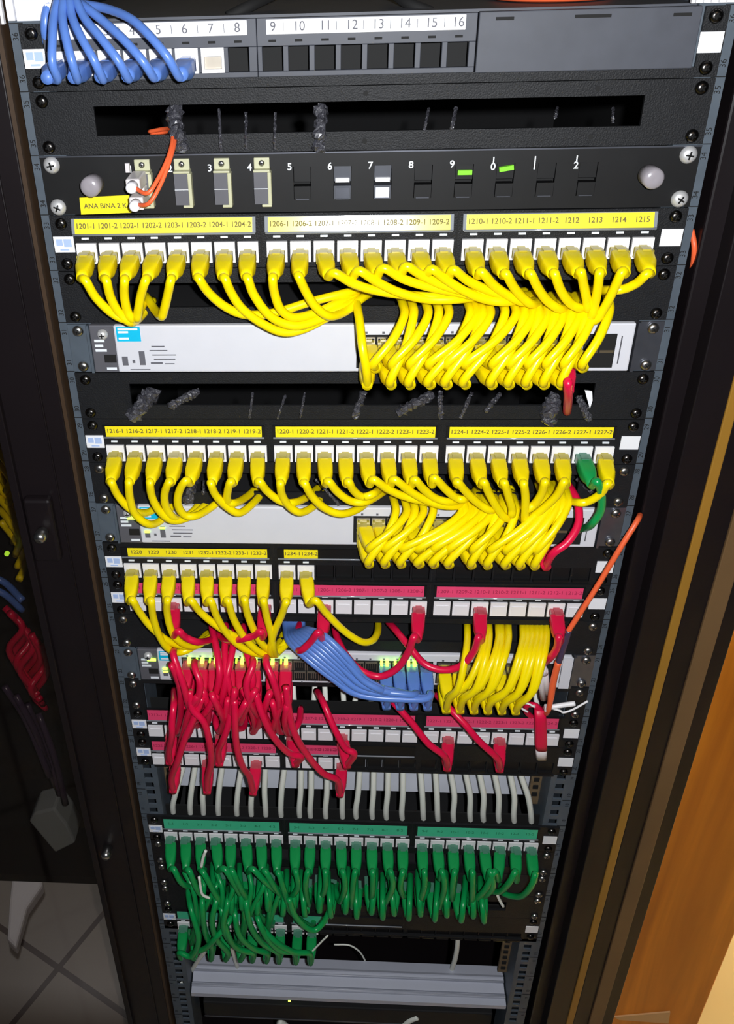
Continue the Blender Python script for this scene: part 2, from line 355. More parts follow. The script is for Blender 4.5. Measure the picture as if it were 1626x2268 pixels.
ROWS = {  # unit: (u, strip top, strip bottom, jack top, jack bottom)
    4: (800, 474, 507, 531, 575), 8: (790, 940, 965, 983, 1021), 11: (460, 1210, 1230, 1246, 1277), 12: (780, 1291, 1315, 1325, 1356),
    16: (860, 1578, 1601, 1613, 1639), 17: (480, 1639.5, 1659.5, 1668, 1692), 20: (770, 1820, 1841, 1850, 1872), 24: (600, 2020, 2036, 2044, 2062)}
JZ = {}
def patch_panel(n, label, lab, texts_, used, shut, empty=(), strips=(0, 1, 2), part_strip=None, tilt=0.0, ink='ink'):
    u, s0, s1, j0, j1 = ROWS[n]; z0 = zt(n)
    t = thing('patch_bay', label, 'patch panel', (0, 0, z0), 'patch panels')
    zs0, zs1 = at(u, s0).z - z0, at(u, s1).z - z0; zj = (at(u, j0).z + at(u, j1).z) / 2 - z0; JZ[n] = zj + z0
    m = MB(); hx, hh = 0.0083, 0.0084                     # face plate with square openings
    xs = [jx(k) for k in range(24)]
    m.box(-0.2413, 0.2413, -0.002, 0.0008, zj + hh, -0.0004); m.box(-0.2413, 0.2413, -0.002, 0.0008, -U + 0.0004, zj - hh)
    prev = -0.2413
    for x in xs: m.box(prev, x - hx, -0.002, 0.0008, zj - hh, zj + hh); prev = x + hx
    m.box(prev, 0.2413, -0.002, 0.0008, zj - hh, zj + hh)
    m.box(-0.222, 0.222, -0.0045, -0.002, -U + 0.0004, -U + 0.0022)
    m.build('face_plate', 'black', t)
    MB().box(-0.225, 0.225, 0.014, 0.016, -U, 0).build('rear_tray', 'hole', t)
    for g in (0, 1):                                      # seams between the three modules
        xm = -0.0775 + g * GP
        MB().box(xm - 0.0004, xm + 0.0004, -0.0024, -0.0018, -U + 0.001, -0.001).build('seam', 'hole', t)
    for k in range(24):
        if k in used: put('jack', JU, t, (jx(k), -0.002, zj))
        elif k in shut: put('jack', JS, t, (jx(k), -0.002, zj))
    m = MB()
    for k in range(24):
        if k in used or k in shut: m.box(jx(k) - 0.0028, jx(k) + 0.0028, -0.0030, -0.002, zj + 0.0113, zj + 0.0127)
    m.build('port_marks', 'inkw', t)
    if len(used) + len(shut) < 24:
        m = MB()
        for k in range(24):
            if k not in used and k not in shut: m.box(jx(k) - 0.0078, jx(k) + 0.0078, 0.0, 0.004, zj - 0.0082, zj + 0.0078); m.box(jx(k) - 0.0075, jx(k) + 0.0075, -0.0035, 0.0, zj - 0.0082, zj - 0.0062)
        m.build('blank_insert', 'black2', t)
    for g in strips:
        xa, xb = -0.2215 + g * GP, -0.0835 + g * GP
        h = zs0 - zs1; ct, st = math.cos(tilt), math.sin(tilt)
        d = h * math.tan(tilt)
        m = MB(); m.xprism([(-0.002, zs0), (-0.0035, zs0), (-0.0035 - d, zs1), (-0.002, zs1)], xa - 0.0025, xb + 0.0025)
        hold = m.build('label_strip', 'clear' if n in (4,) else 'black2', t)
        ww = xb if not part_strip or g not in part_strip else xa + part_strip[g]
        w0 = xa + 0.004 if n == 11 else xa
        m = MB(); e = 0.0002
        m.xprism([(-0.0035, zs0 - 0.0004), (-0.0035 - e, zs0 - 0.0004), (-0.0035 - d - e, zs1 + 0.0004), (-0.0035 - d, zs1 + 0.0004)], w0, ww)
        m.build('paper_label', lab, hold)
        if texts_ and g < len(texts_):
            nn = len(texts_[g]); wd = (ww - w0) / nn
            texts('printed_numbers', [(s_, w0 + wd * (i + 0.5), (zs0 + zs1) / 2 + 0.0004) for i, s_ in enumerate(texts_[g])], ink, hold, -0.0035 - d / 2 - 0.0003, 0.0056, math.pi / 2 - tilt, bold=0.00008)
        m = MB(); m.tube([(xa - 0.002, -0.0042 - d, zs1 - 0.0002), (xb + 0.002, -0.0042 - d, zs1 - 0.0002)], 0.0009, 8)
        m.build('cover_edge', 'clear', hold, smooth=True)
    screws(t, 'd'); tags_for(t, n)
    return t
R24 = range(24)
patch_panel(4, 'patch panel with yellow labels 1201-1 to 1215, directly under the fibre panel', 'ylabelg',
    [['1201-1', '1201-2', '1202-1', '1202-2', '1203-1', '1203-2', '1204-1', '1204-2'], ['1206-1', '1206-2', '1207-1', '1207-2', '1208-1', '1208-2', '1209-1', '1209-2'], ['1210-1', '1210-2', '1211-1', '1211-2', '1212', '1213', '1214', '1215']], R24, (), tilt=math.radians(16))
patch_panel(8, 'patch panel with yellow labels 1216-1 to 1227-2, between the two upper switches', 'ylabel',
    [['1216-1', '1216-2', '1217-1', '1217-2', '1218-1', '1218-2', '1219-1', '1219-2'], ['1220-1', '1220-2', '1221-1', '1221-2', '1222-1', '1222-2', '1223-1', '1223-2'], ['1224-1', '1224-2', '1225-1', '1225-2', '1226-1', '1226-2', '1227-1', '1227-2']], R24, ())
patch_panel(11, 'patch panel with short yellow labels 1228 to 1234-2, only ten ports fitted', 'ylabel',
    [['1228', '1229', '1230', '1231', '1232-1', '1232-2', '1233-1', '1233-2'], ['1234-1', '1234-2']], range(10), (), strips=(0, 1), part_strip={1: 0.036})
RED12 = (2, 7, 10, 15, 18, 22)
patch_panel(12, 'patch panel with bright pink labels just below the ten-port yellow one', 'plabel',
    [['%d-%d' % (1201 + k // 2 + 4 * g, k % 2 + 1) for k in range(8)] for g in range(3)], RED12, [k for k in R24 if k not in RED12], ink='inkp')
RED16 = (1, 4, 8, 11, 17, 20)
patch_panel(16, 'middle one of three pink-labelled patch panels, below the lowest switch, all ports fitted', 'plabel',
    [['%d-%d' % (1213 + k // 2 + 4 * g, k % 2 + 1) for k in range(8)] for g in range(3)], RED16, [k for k in R24 if k not in RED16], ink='inkp')
RED17 = (1, 3, 6, 11)
patch_panel(17, 'lowest pink-labelled patch panel with its right half left empty', 'plabel',
    [['%d-%d' % (1225 + k // 2 + 4 * g, k % 2 + 1) for k in range(8)] for g in range(2)], RED17, [k for k in range(12) if k not in RED17], strips=(0, 1), part_strip={1: 0.068}, ink='inkp')
patch_panel(20, 'patch panel with green labels and a full row of green cables', 'glabel',
    [['%d-%d' % (1 + k // 2 + 4 * g, k % 2 + 1) for k in range(8)] for g in range(3)], R24, (), ink='inkg')
patch_panel(24, 'lowest patch panel, green labels half hidden behind drooping green cables', 'glabel', None, range(10), (), strips=(0, 1), part_strip={1: 0.045}, ink='inkg')

# ---------------------------------------------------------------- top panel with white number band
t = thing('patch_bay', 'topmost patch panel, white bands numbered to 16 and a blank third module', 'patch panel', (0, 0, 0), 'patch panels')
m = MB(); zc1 = (at(838, 94).z + at(838, 152).z) / 2; hx, hh = 0.0072, 0.0080; JZ[1] = zc1
m.box(-0.2413, -0.2255, -0.002, 0.0008, -U + 0.0004, -0.0004); m.box(0.2255, 0.2413, -0.002, 0.0008, -U + 0.0004, -0.0004); m.box(-0.2255, 0.2255, -0.0035, 0.0008, -U + 0.0004, -0.0375)
m.build('flange', 'black', t)
for g in (0, 1):
    xa, xb = -0.2245 + g * GP, -0.0748 + g * GP
    m = MB(); m.box(xa, xb, -0.0045, 0.0008, zc1 + hh, -0.0004); m.box(xa, xb, -0.0045, 0.0008, -0.0375, zc1 - hh); prev = xa
    for k in range(8):
        x = jx(k + 8 * g) + (0.0012 if g else 0); m.box(prev, x - hx, -0.0045, 0.0008, zc1 - hh, zc1 + hh); prev = x + hx
    m.box(prev, xb, -0.0045, 0.0008, zc1 - hh, zc1 + hh)
    mod = m.build('port_module', 'grey', t, bevel=0.0004)
    m = MB()
    for k in range(8):
        x = jx(k + 8 * g) + (0.0012 if g else 0); m.box(x - 0.0026, x + 0.0026, -0.005, -0.0044, zc1 + 0.0107, zc1 + 0.0122)
    m.build('latch_slots', 'hole', mod)
    z0_, z1_ = at(838, 35).z, at(838, 69).z
    xw = (xa + 0.0035, xb - 0.0062) if g == 0 else (-0.0680, 0.0675)
    m = MB(); m.box(xw[0], xw[1], -0.0055, -0.0045, z1_, z0_); band = m.build('number_band', 'paper', mod, bevel=0.0008)
    texts('printed_numbers', [(str(k + 1 + 8 * g), (jx(k + 8 * g) + (0.001 if g else 0)) * (1 if g == 0 else 0.985), (z0_ + z1_) / 2) for k in range(8)], 'inkk', band, -0.0056, 0.0085)
    m = MB()
    for k in range(7):
        x = (jx(k + 8 * g) + jx(k + 1 + 8 * g)) / 2; m.box(x - 0.0002, x + 0.0002, -0.0057, -0.0055, z1_ + 0.002, z0_ - 0.002)
    m.build('divider_lines', 'inkk', band)
MB().box(-0.225, 0.225, 0.016, 0.018, -U, 0).build('rear_tray', 'hole', t)
m = MB(); m.box(0.0762, 0.2225, -0.0048, 0.0008, -0.0380, 0.0); bl = m.build('blank_module', 'grey', t, bevel=0.0006)
m = MB()
for ua, ub, v in ((1096, 1136, 40), (1270, 1350, 35), (1487, 1527, 31)):
    a, b = at(ua, v), at(ub, v); m.box(a.x, b.x, -0.0053, -0.0046, a.z - 0.001, a.z + 0.001)
m.build('slots', 'hole', bl)
for k in range(7): put('jack', JU if k < 6 else JO, t, (jx(k), -0.0035, zc1))
screws(t, 'd'); tags_for(t, 1)

# ---------------------------------------------------------------- cable managers
def manager(n, label, zs=(-0.0105, -0.0310), mt='black', grey_back=False, xs=0.1955):
    t = thing('cable_manager', label, 'cable manager', (0, 0, zt(n)), 'slotted cable managers')
    m = MB()
    m.box(-0.2413, 0.2413, -0.002, 0.0008, zs[0], -0.0004); m.box(-0.2413, 0.2413, -0.002, 0.0008, -U + 0.0004, zs[1])
    m.box(-0.2413, -xs, -0.002, 0.0008, zs[1], zs[0]); m.box(xs, 0.2413, -0.002, 0.0008, zs[1], zs[0])
    m.box(-0.222, 0.222, 0.0008, 0.012, -0.0025, -0.0008)
    m.build('slotted_plate', mt, t)
    m = MB()
    for x in (-0.160, 0.001, 0.162):
        for z in ((zs[0] - 0.0004) / 2, (zs[1] - U) / 2): m.lathe([(-0.0023, 0.0018), (-0.0019, 0.0018)], (x, 0, z), 12)
    m.build('small_holes', 'hole', t)
    if grey_back: MB().box(-0.20, 0.20, 0.065, 0.067, -U + 0.0015, -0.001).build('rear_plate', 'swmod', t, label='dull grey plate behind the opening')
    screws(t, 'c' if n > 8 else 'd'); return t
manager(2, 'black slotted cable manager above the fibre panel, an orange loop coming out')
manager(5, 'black slotted cable manager between the 1201 to 1215 row and the uppermost switch')
manager(7, 'black slotted cable manager below the uppermost switch with crinkled black wrap showing')
manager(9, 'black slotted cable manager right above the middle switch, cables looping into it')
manager(13, 'black slotted cable manager above the lowest switch, dull grey plate showing behind', zs=(-0.006, -0.030), grey_back=True)
manager(21, 'slotted cable manager hidden behind the green cables')
manager(23, 'slotted cable manager above the lowest patch panel, behind green loops', zs=(-0.012, -0.030))
# unit 15: a plain open frame, only its flanges
t = thing('cable_manager', 'open black frame below the lowest switch with white cables passing behind', 'cable manager', (0, 0, zt(15)), 'slotted cable managers')
m = MB(); m.box(-0.2413, -0.222, -0.002, 0.0008, -U, 0); m.box(0.222, 0.2413, -0.002, 0.0008, -U, 0); m.box(-0.222, 0.222, -0.002, 0.0008, -0.006, -0.0004)
m.build('frame', 'black', t); screws(t, 'c')

# ---------------------------------------------------------------- fibre panel
t = thing('fibre_patch_bay', 'black fibre optic panel with twelve numbered bays and clear knobs', 'fibre panel', (0, 0, zt(3)))
m = MB(); zc, hz, hx = -0.0228, 0.0120, 0.0066
BX = [-0.1640 + 0.0298 * k for k in range(12)]
m.box(-0.2413, 0.2413, -0.002, 0.0008, zc + hz, -0.0008); m.box(-0.2413, 0.2413, -0.002, 0.0008, -U + 0.0006, zc - hz); prev = -0.2413
for x in BX: m.box(prev, x - hx, -0.002, 0.0008, zc - hz, zc + hz); prev = x + hx
m.box(prev, 0.2413, -0.002, 0.0008, zc - hz, zc + hz)
m.build('face_plate', 'black2', t)
MB().box(-0.2413, 0.2413, -0.0028, -0.002, -0.0012, -0.0002).build('top_lip', 'ear', t)
MB().box(-0.225, 0.225, 0.012, 0.014, -U, 0).build('rear_tray', 'hole', t)
screws(t, 'w', (0.0065, 0.0378))
for s in (-1, 1):
    m = MB(); m.lathe([(0.002, 0.003), (-0.004, 0.003), (-0.005, 0.0055), (-0.008, 0.0060), (-0.009, 0.0074), (-0.022, 0.0074), (-0.0235, 0.0060), (-0.024, 0.002), (-0.0238, 0.0002)], (-0.2005 if s < 0 else 0.2050, 0, -0.0185), 18)
    m.build('knob', 'knob', t, smooth=True)
texts('bay_numbers', [(str(k + 1), x - 0.0093, zc + 0.0120) for k, x in enumerate(BX) if k < 9] +
      [(a, BX[k] - 0.0093, zc + (0.0140 if i == 0 else 0.0098)) for k, s_ in ((9, '10'), (10, '11'), (11, '12')) for i, a in enumerate(s_)], 'inkw', t, -0.0022, 0.0072, bold=0.00012)
for k, x in enumerate(BX):
    if k < 4:
        m = MB(); m.box(x - 0.0058, x + 0.0058, -0.0045, 0.001, zc + 0.0115, zc + 0.0195)      # screw ear on top
        m.box(x - 0.0062, x + 0.0062, -0.0090, 0.001, zc + 0.0098, zc + 0.0115); m.box(x + 0.0042, x + 0.0070, -0.0090, 0.001, zc - 0.014, zc + 0.0098)
        m.box(x - 0.0005, x + 0.0070, -0.0090, 0.001, zc - 0.0155, zc - 0.0135)
        ad = m.build('fibre_adapter', 'beige', t, bevel=0.0006, label='beige twin fibre adapter')
        MB().box(x - 0.0060, x + 0.0042, -0.0080, 0.001, zc - 0.0135, zc + 0.0098).build('dust_shutter', 'swmod', ad)
        MB().box(x - 0.0060, x + 0.0042, -0.0084, -0.0078, zc - 0.0022, zc - 0.0018).build('divider', 'inkw', ad)
        put('screw', SCR['c'], ad, (x, -0.0045, zc + 0.0157)).scale = (0.5, 0.5, 0.5)
    else:
        m = MB(); m.box(x - 0.0062, x + 0.0062, -0.0010, 0.004, zc + 0.001, zc + 0.0118); m.box(x - 0.0062, x + 0.0062, -0.0030, 0.004, zc - 0.0118, zc - 0.002)
        m.build('blank_insert', 'grey' if k in (5, 6) else 'black2', t)
        MB().box(x - 0.0048, x + 0.0048, -0.0036, -0.003, zc - 0.0118, zc - 0.0112).build('insert_rim', 'ear', t)
        if k in (5, 6): MB().box(x - 0.0052, x + 0.0052, -0.0034, -0.001, zc + 0.0006, zc + 0.0036).build('clear_tab', 'paper', t); MB().box(x - 0.0050, x + 0.0050, -0.0034, -0.0030, zc - 0.0110, zc - 0.0035).build('clear_tab', 'silver' if k == 6 else 'ear', t)
        if k in (8, 9): put('lime_tab', MB().box(-0.0052, 0.0052, -0.004, -0.001, -0.0016, 0.0016).mesh('lime_tab', 'limegreen'), t, (x, -0.002, zc + (0.0068 if k == 8 else 0.0092)), rot=(0, 0 if k == 8 else -0.16, 0), label='lime green adapter tab')
a, b, c_, d_ = at(176, 438, -.003), at(286, 432, -.003), at(292, 471, -.003), at(180, 475, -.003)
yl = MB().quadprism([(p.x, p.z - zt(3)) for p in (a, d_, c_, b)], -0.0032, -0.0021).build('yellow_label', 'ylabel', t, label='yellow label reading ANA BINA 2 KAT')
pc = at(243, 456, -.003); texts('printed_words', [('ANA BINA 2 KAT', pc.x, pc.z - zt(3))], 'ink', yl, -0.0034, 0.0052, bold=0.0001)
# the duplex fibre lead in bay 1
fx = BX[0]; f0 = Vector((fx - 0.001, -0.008, zt(3) + zc + 0.004))
t = thing('fibre_cable', 'orange twin fibre lead plugged into bay 1 of the fibre panel', 'cable', f0)
m = MB(); m.cbox((-0.001, -0.012, 0.0035), 0.0105, 0.026, 0.0095); m.cbox((0, -0.012, -0.0095), 0.0105, 0.026, 0.0095); m.cbox((-0.0005, -0.006, -0.003), 0.0095, 0.012, 0.004)
cn = m.build('connector', 'fibplug', t, bevel=0.0012)
m = MB(); m.lathe([(-0.033, 0.003), (-0.0325, 0.0038), (-0.024, 0.0042)], (-0.001, 0, 0.0035)); m.lathe([(-0.033, 0.003), (-0.0325, 0.0038), (-0.024, 0.0042)], (0, 0, -0.0095)); m.build('connector_collar', 'white2', t, smooth=True)
for i, dz in enumerate((0.0035, -0.0095)):
    P = [Vector((0, -0.028, dz))] + [at(*q) - f0 for q in ([(326, 428, -.046), (350, 396, -.04), (372, 350, -.028), (382, 310, -.012), (378, 288, 0.002), (362, 286, 0.012), (330, 292, 0.02)] if i == 0 else [(330, 450, -.046), (356, 408, -.04), (377, 352, -.028), (387, 310, -.010), (382, 288, 0.004), (366, 292, 0.014), (335, 298, 0.02)])]
    MB().tube(spline(P), 0.0016, 8).build('cord', 'orange', t, smooth=True)
MB().box(-0.0405 * 0 - 0.0095, -0.0065, -0.006, -0.003, 0.0085, 0.015).build('latch_tab', 'fibplug', t)

# ---------------------------------------------------------------- switches
def switch(n, label, ports, led_on=(), sfp=(1300, 1362), hide_text=False, ledrow=(), portz=None):
    z0 = zt(n); t = thing('network_switch', label, 'switch', (0, 0, z0), 'rack network switches')
    MB().box(-0.2225, 0.2225, 0.001, 0.20, -U + 0.001, -0.001).build('chassis', 'void', t)
    MB().box(-0.2225, -0.2015, -0.004, 0.001, -U + 0.0012, -0.001).build('bezel', 'swmod', t, bevel=0.0008)
    fp = MB().box(-0.2022, 0.2185, -0.0045, 0.001, -U + 0.0015, -0.0012).build('face_plate', 'swface', t, bevel=0.0012)
    for s in (-1, 1):
        m = MB()
        if s < 0: m.box(-0.2413, -0.2235, -0.0015, 0.0, -U + 0.001, -0.001); m.box(-0.2250, -0.2228, -0.005, 0.0, -U + 0.001, -0.001)
        else: m.box(0.2225, 0.2413, -0.0015, 0.0, -U + 0.001, -0.001); m.box(0.2200, 0.2222, -0.005, 0.0, -U + 0.001, -0.001)
        m.build('bracket', 'post' if s < 0 else 'ear', t)
    screws(t, 'c')
    put('bezel_screw', SCR['w'], t, (-0.2115, -0.004, -0.0085)).scale = (0.75, 1, 0.75)
    m = MB()
    for zz, w_ in ((-0.0145, 0.0085), (-0.0188, 0.0070), (-0.0230, 0.0095)): m.box(-0.2195, -0.2195 + w_, -0.0045, -0.004, zz - 0.0011, zz + 0.0011)
    m.box(-0.2120, -0.2035, -0.0045, -0.004, -0.0408, -0.0386); m.build('bezel_print', 'inkw', t)
    MB().box(-0.2130, -0.2030, -0.0046, -0.004, -0.0340, -0.0270).build('bezel_recess', 'hole', t)
    # sticker and small print
    st = MB().box(-0.2000, -0.1800, -0.0049, -0.0045, -0.0148, -0.0022).build('sticker', 'cyan', t, label='cyan sticker')
    m = MB()
    for i, zz in enumerate((-0.0040, -0.0066, -0.0122)): m.box(-0.1985, -0.1820 if i == 0 else -0.1900, -0.0051, -0.0049, zz - 0.0009, zz + 0.0009)
    m.build('sticker_print', 'inkw', st)
    m = MB()
    for x, z, a, b in ((-0.1955, -0.0325, 0.0024, 0.0040), (-0.1808, -0.0300, 0.0024, 0.0062), (-0.1882, -0.0330, 0.0011, 0.0013)): m.box(x - a, x + a, -0.0050, -0.0045, z - b, z + b)
    m.box(-0.174, -0.164, -0.0048, -0.0045, -0.0352, -0.0338)
    m.build('indicator_windows', 'inkk', t)
    m = MB()
    for i, (xx, zz, w_) in enumerate(((-0.172, -0.0195, 0.011), (-0.174, -0.0232, 0.015), (-0.172, -0.0272, 0.020), (-0.171, -0.0310, 0.018), (-0.162, -0.0352, 0.008), (-0.192, -0.0405, 0.017))): m.box(xx, xx + w_, -0.0048, -0.0045, zz - 0.0004, zz + 0.0004)
    m.box(0.2085, 0.2095, -0.0048, -0.0045, -0.036, -0.012); m.build('small_print', 'swmod', t)
    blocks, mode = ports
    for a, b in blocks:
        MB().box(a, b, -0.0049, -0.0044, -0.0395, -0.0100).build('port_block', 'hole', t)
    if n == 14: t.children[0].data.materials[0] = M['swmod']
    return t
def sw_cols(kind):
    if kind == 12: return [0.0065 + 0.0138 * i + (0.008 if i > 5 else 0) for i in range(12)]
    xs = []
    for g in range(4): xs += [-0.1695 + g * 0.0870 + 0.0137 * i for i in range(6)]
    return xs
m = MB(); m.box(-0.0062, 0.0062, -0.0015, 0, 0.0048, 0.0060); m.box(-0.0062, -0.0054, -0.0015, 0, -0.006, 0.0048); m.box(0.0054, 0.0062, -0.0015, 0, -0.006, 0.0048)
for i in range(4): m.box(-0.0035 + i * 0.002, -0.0030 + i * 0.002, -0.0009, -0.0002, -0.003, 0.0045)
PORT = m.mesh('ethernet_port', 'portm')
def sw_ports(t, n, cols, rows=(-0.0175, -0.0322)):
    for x in cols:
        for r_ in rows: put('ethernet_port', PORT, t, (x, -0.0048, r_))
    m = MB()
    for x in cols: m.box(x - 0.0022, x - 0.0002, -0.005, -0.0045, -0.0090, -0.0072); m.box(x + 0.0012, x + 0.0028, -0.005, -0.0045, -0.0424, -0.0408)
    m.build('port_marks', 'inkk', t)
C12, C24 = sw_cols(12), sw_cols(24)
blk12 = [(-0.0025, 0.1775)]
s6 = switch(6, 'uppermost light grey switch, cyan sticker clearly visible, unlit', (blk12 + [(0.1795, 0.2050)], 0)); sw_ports(s6, 6, C12)
s10 = switch(10, 'middle light grey switch with its cyan sticker behind yellow loops', (blk12 + [(0.1795, 0.2050)], 0)); sw_ports(s10, 10, C12)
s14 = switch(14, 'lowest switch with bright green port lights and red, blue and yellow cables', ([(C24[g * 6] - 0.0075, C24[g * 6 + 5] + 0.0075) for g in range(4)] + [(0.172, 0.203)], 0)); sw_ports(s14, 14, C24)
for s_ in (s6, s10):
    m = MB(); 
    for x in (0.1860, 0.1985): m.box(x - 0.0055, x + 0.0055, -0.0056, -0.0048, -0.0262, -0.0240)
    m.build('uplink_contacts', 'gold', s_)
MB().box(0.2090, 0.2190, -0.0062, -0.0045, -U + 0.002, -0.001).build('side_label', 'swface', s14, label='pale vertical label')
def led(root, x, z, mt='led', w_=0.0022, h_=0.0018, y=-0.0052):
    m = MB(); m.box(x - w_, x + w_, y, -0.0044, z - h_, z + h_); m.build('status_light', mt, root)
led(s10, -0.2085, -0.0142, 'led', 0.004, 0.0014); led(s10, -0.1955, -0.0295, 'led', 0.0024, 0.001, -0.0055); led(s10, -0.1808, -0.0250, 'led', 0.0024, 0.001, -0.0055)
led(s14, -0.2085, -0.0142, 'led', 0.0045, 0.0014); led(s14, -0.1955, -0.0262, 'led', 0.0024, 0.0010, -0.0055); led(s14, -0.1955, -0.0300, 'led', 0.0024, 0.0010, -0.0055)
for i in (0, 1, 2, 3, 4, 5, 6, 7):
    led(s14, C24[i] + (0.001 if i < 6 else 0.0), -0.0112, 'led', 0.0017, 0.0017, -0.0105)
    if i in (1, 2, 4, 7): led(s14, C24[i] - 0.005, -0.0108, 'ledd', 0.0010, 0.0009, -0.0105)
for i in (14, 15, 16): led(s14, C24[i] - 0.0035, -0.0112, 'led', 0.0012, 0.0017, -0.0095); led(s14, C24[i] + 0.0022, -0.0112, 'led', 0.0017, 0.0017, -0.0095)

# ---------------------------------------------------------------- patch cables, drawn row by row
NUM4 = ['1201-1', '1201-2', '1202-1', '1202-2', '1203-1', '1203-2', '1204-1', '1204-2', '1206-1', '1206-2', '1207-1', '1207-2', '1208-1', '1208-2', '1209-1', '1209-2', '1210-1', '1210-2', '1211-1', '1211-2', '1212', '1213', '1214', '1215']
NUM8 = ['%d-%d' % (1216 + k // 2, k % 2 + 1) for k in range(24)]
NUM11 = ['1228', '1229', '1230', '1231', '1232-1', '1232-2', '1233-1', '1233-2', '1234-1', '1234-2']
def ramp(uv, y0=-.052, y1=-.030, tail=()):
    n = len(uv); return [(u, v, y0 + (y1 - y0) * i / max(1, n - 1)) for i, (u, v) in enumerate(uv)] + list(tail)
P4 = [
 ([(190, 622), (213, 660), (250, 695), (285, 708)], [(305, 690, -.004), (325, 660, .02)]),
 ([(236, 622), (245, 658), (264, 693), (290, 714)], [(312, 700, -.008), (340, 665, .02)]),
 ([(276, 622), (275, 650), (281, 685), (293, 708)], [(306, 692, -.004), (320, 662, .02)]),
 ([(322, 622), (312, 655), (306, 690), (304, 705)], [(312, 684, -.008), (325, 660, .02)]),
 ([(378, 622), (371, 655), (363, 688), (357, 701)], [(343, 686, -.012), (330, 666, .004), (322, 655, .02)]),
 ([(441, 617), (462, 648), (500, 680), (545, 697)], [(610, 692, -.025), (690, 668, -.016), (770, 648, -.006), (820, 636, .02)]),
 ([(499, 618), (512, 648), (537, 684), (580, 716), (628, 736)], [(675, 728, -.028), (730, 700, -.02), (785, 668, -.006), (825, 648, .02)]),
 ([(549, 617), (562, 652), (590, 692), (622, 714), (662, 722)], [(712, 706, -.024), (765, 676, -.012), (820, 646, .02)]),
 ([(604, 617), (608, 648), (622, 685), (652, 703)], [(702, 692, -.024), (755, 668, -.012), (818, 642, .02)]),
 ([(662, 612), (677, 645), (700, 680), (730, 700)], [(765, 690, -.018), (800, 662, -.004), (830, 642, .02)]),
 ([(742, 605), (783, 628), (835, 644), (905, 654), (985, 658)], [(1060, 650, -.012), (1110, 640, .02)]),
 ([(797, 600), (835, 624), (885, 648), (950, 663), (1020, 662)], [(1080, 652, -.008), (1120, 645, .02)]),
 ([(850, 594), (892, 617), (945, 634), (1005, 646), (1060, 656)], [(1110, 656, -.008), (1150, 645, .02)]),
 ([(900, 590), (935, 610), (983, 633), (1032, 646), (1085, 652)], [(1130, 650, -.008), (1165, 645, .02)]),
 ([(957, 596), (988, 619), (1032, 646), (1080, 664), (1125, 668)], [(1160, 660, -.008), (1190, 650, .02)]),
 ([(1005, 597), (1034, 620), (1077, 641), (1115, 652)], [(1155, 655, -.014), (1190, 650, .02)]),
 ([(1067, 602), (1092, 630), (1122, 652), (1152, 667)], [(1180, 668, -.018), (1200, 655, .02)]),
 ([(1121, 606), (1137, 634), (1157, 658), (1178, 673)], [(1196, 666, -.012), (1215, 655, .02)]),
 ([(1176, 606), (1192, 638), (1213, 666), (1242, 684)], [(1257, 670, -.01), (1265, 655, .02)]),
 ([(1229, 606), (1242, 642), (1263, 671), (1287, 682)], [(1292, 668, -.008), (1295, 655, .02)]),
 ([(1287, 602), (1293, 632), (1300, 665), (1303, 683)], [(1303, 665, -.005), (1300, 655, .02)]),
 ([(1328, 604), (1324, 640), (1318, 672), (1311, 700)], [(1302, 684, -.008), (1295, 660, .02)]),
 ([(1378, 602), (1360, 640), (1340, 680), (1318, 710)], [(1300, 706, -.016), (1288, 684, -.002), (1285, 662, .02)]),
 ([(1433, 606), (1412, 626), (1382, 640), (1350, 643)], [(1322, 642, -.006), (1300, 640, .02)])]
for k, (uv, tail) in enumerate(P4):
    cable('yellow', (jx(k), -0.004, JZ[4] - 0.0025), ramp(uv, -.050, -.034, tail), ORD[k + 1] + ' yellow patch cable from the left in its row, port marked ' + NUM4[k], 'yellow cables in the 1201 to 1215 patch panel')
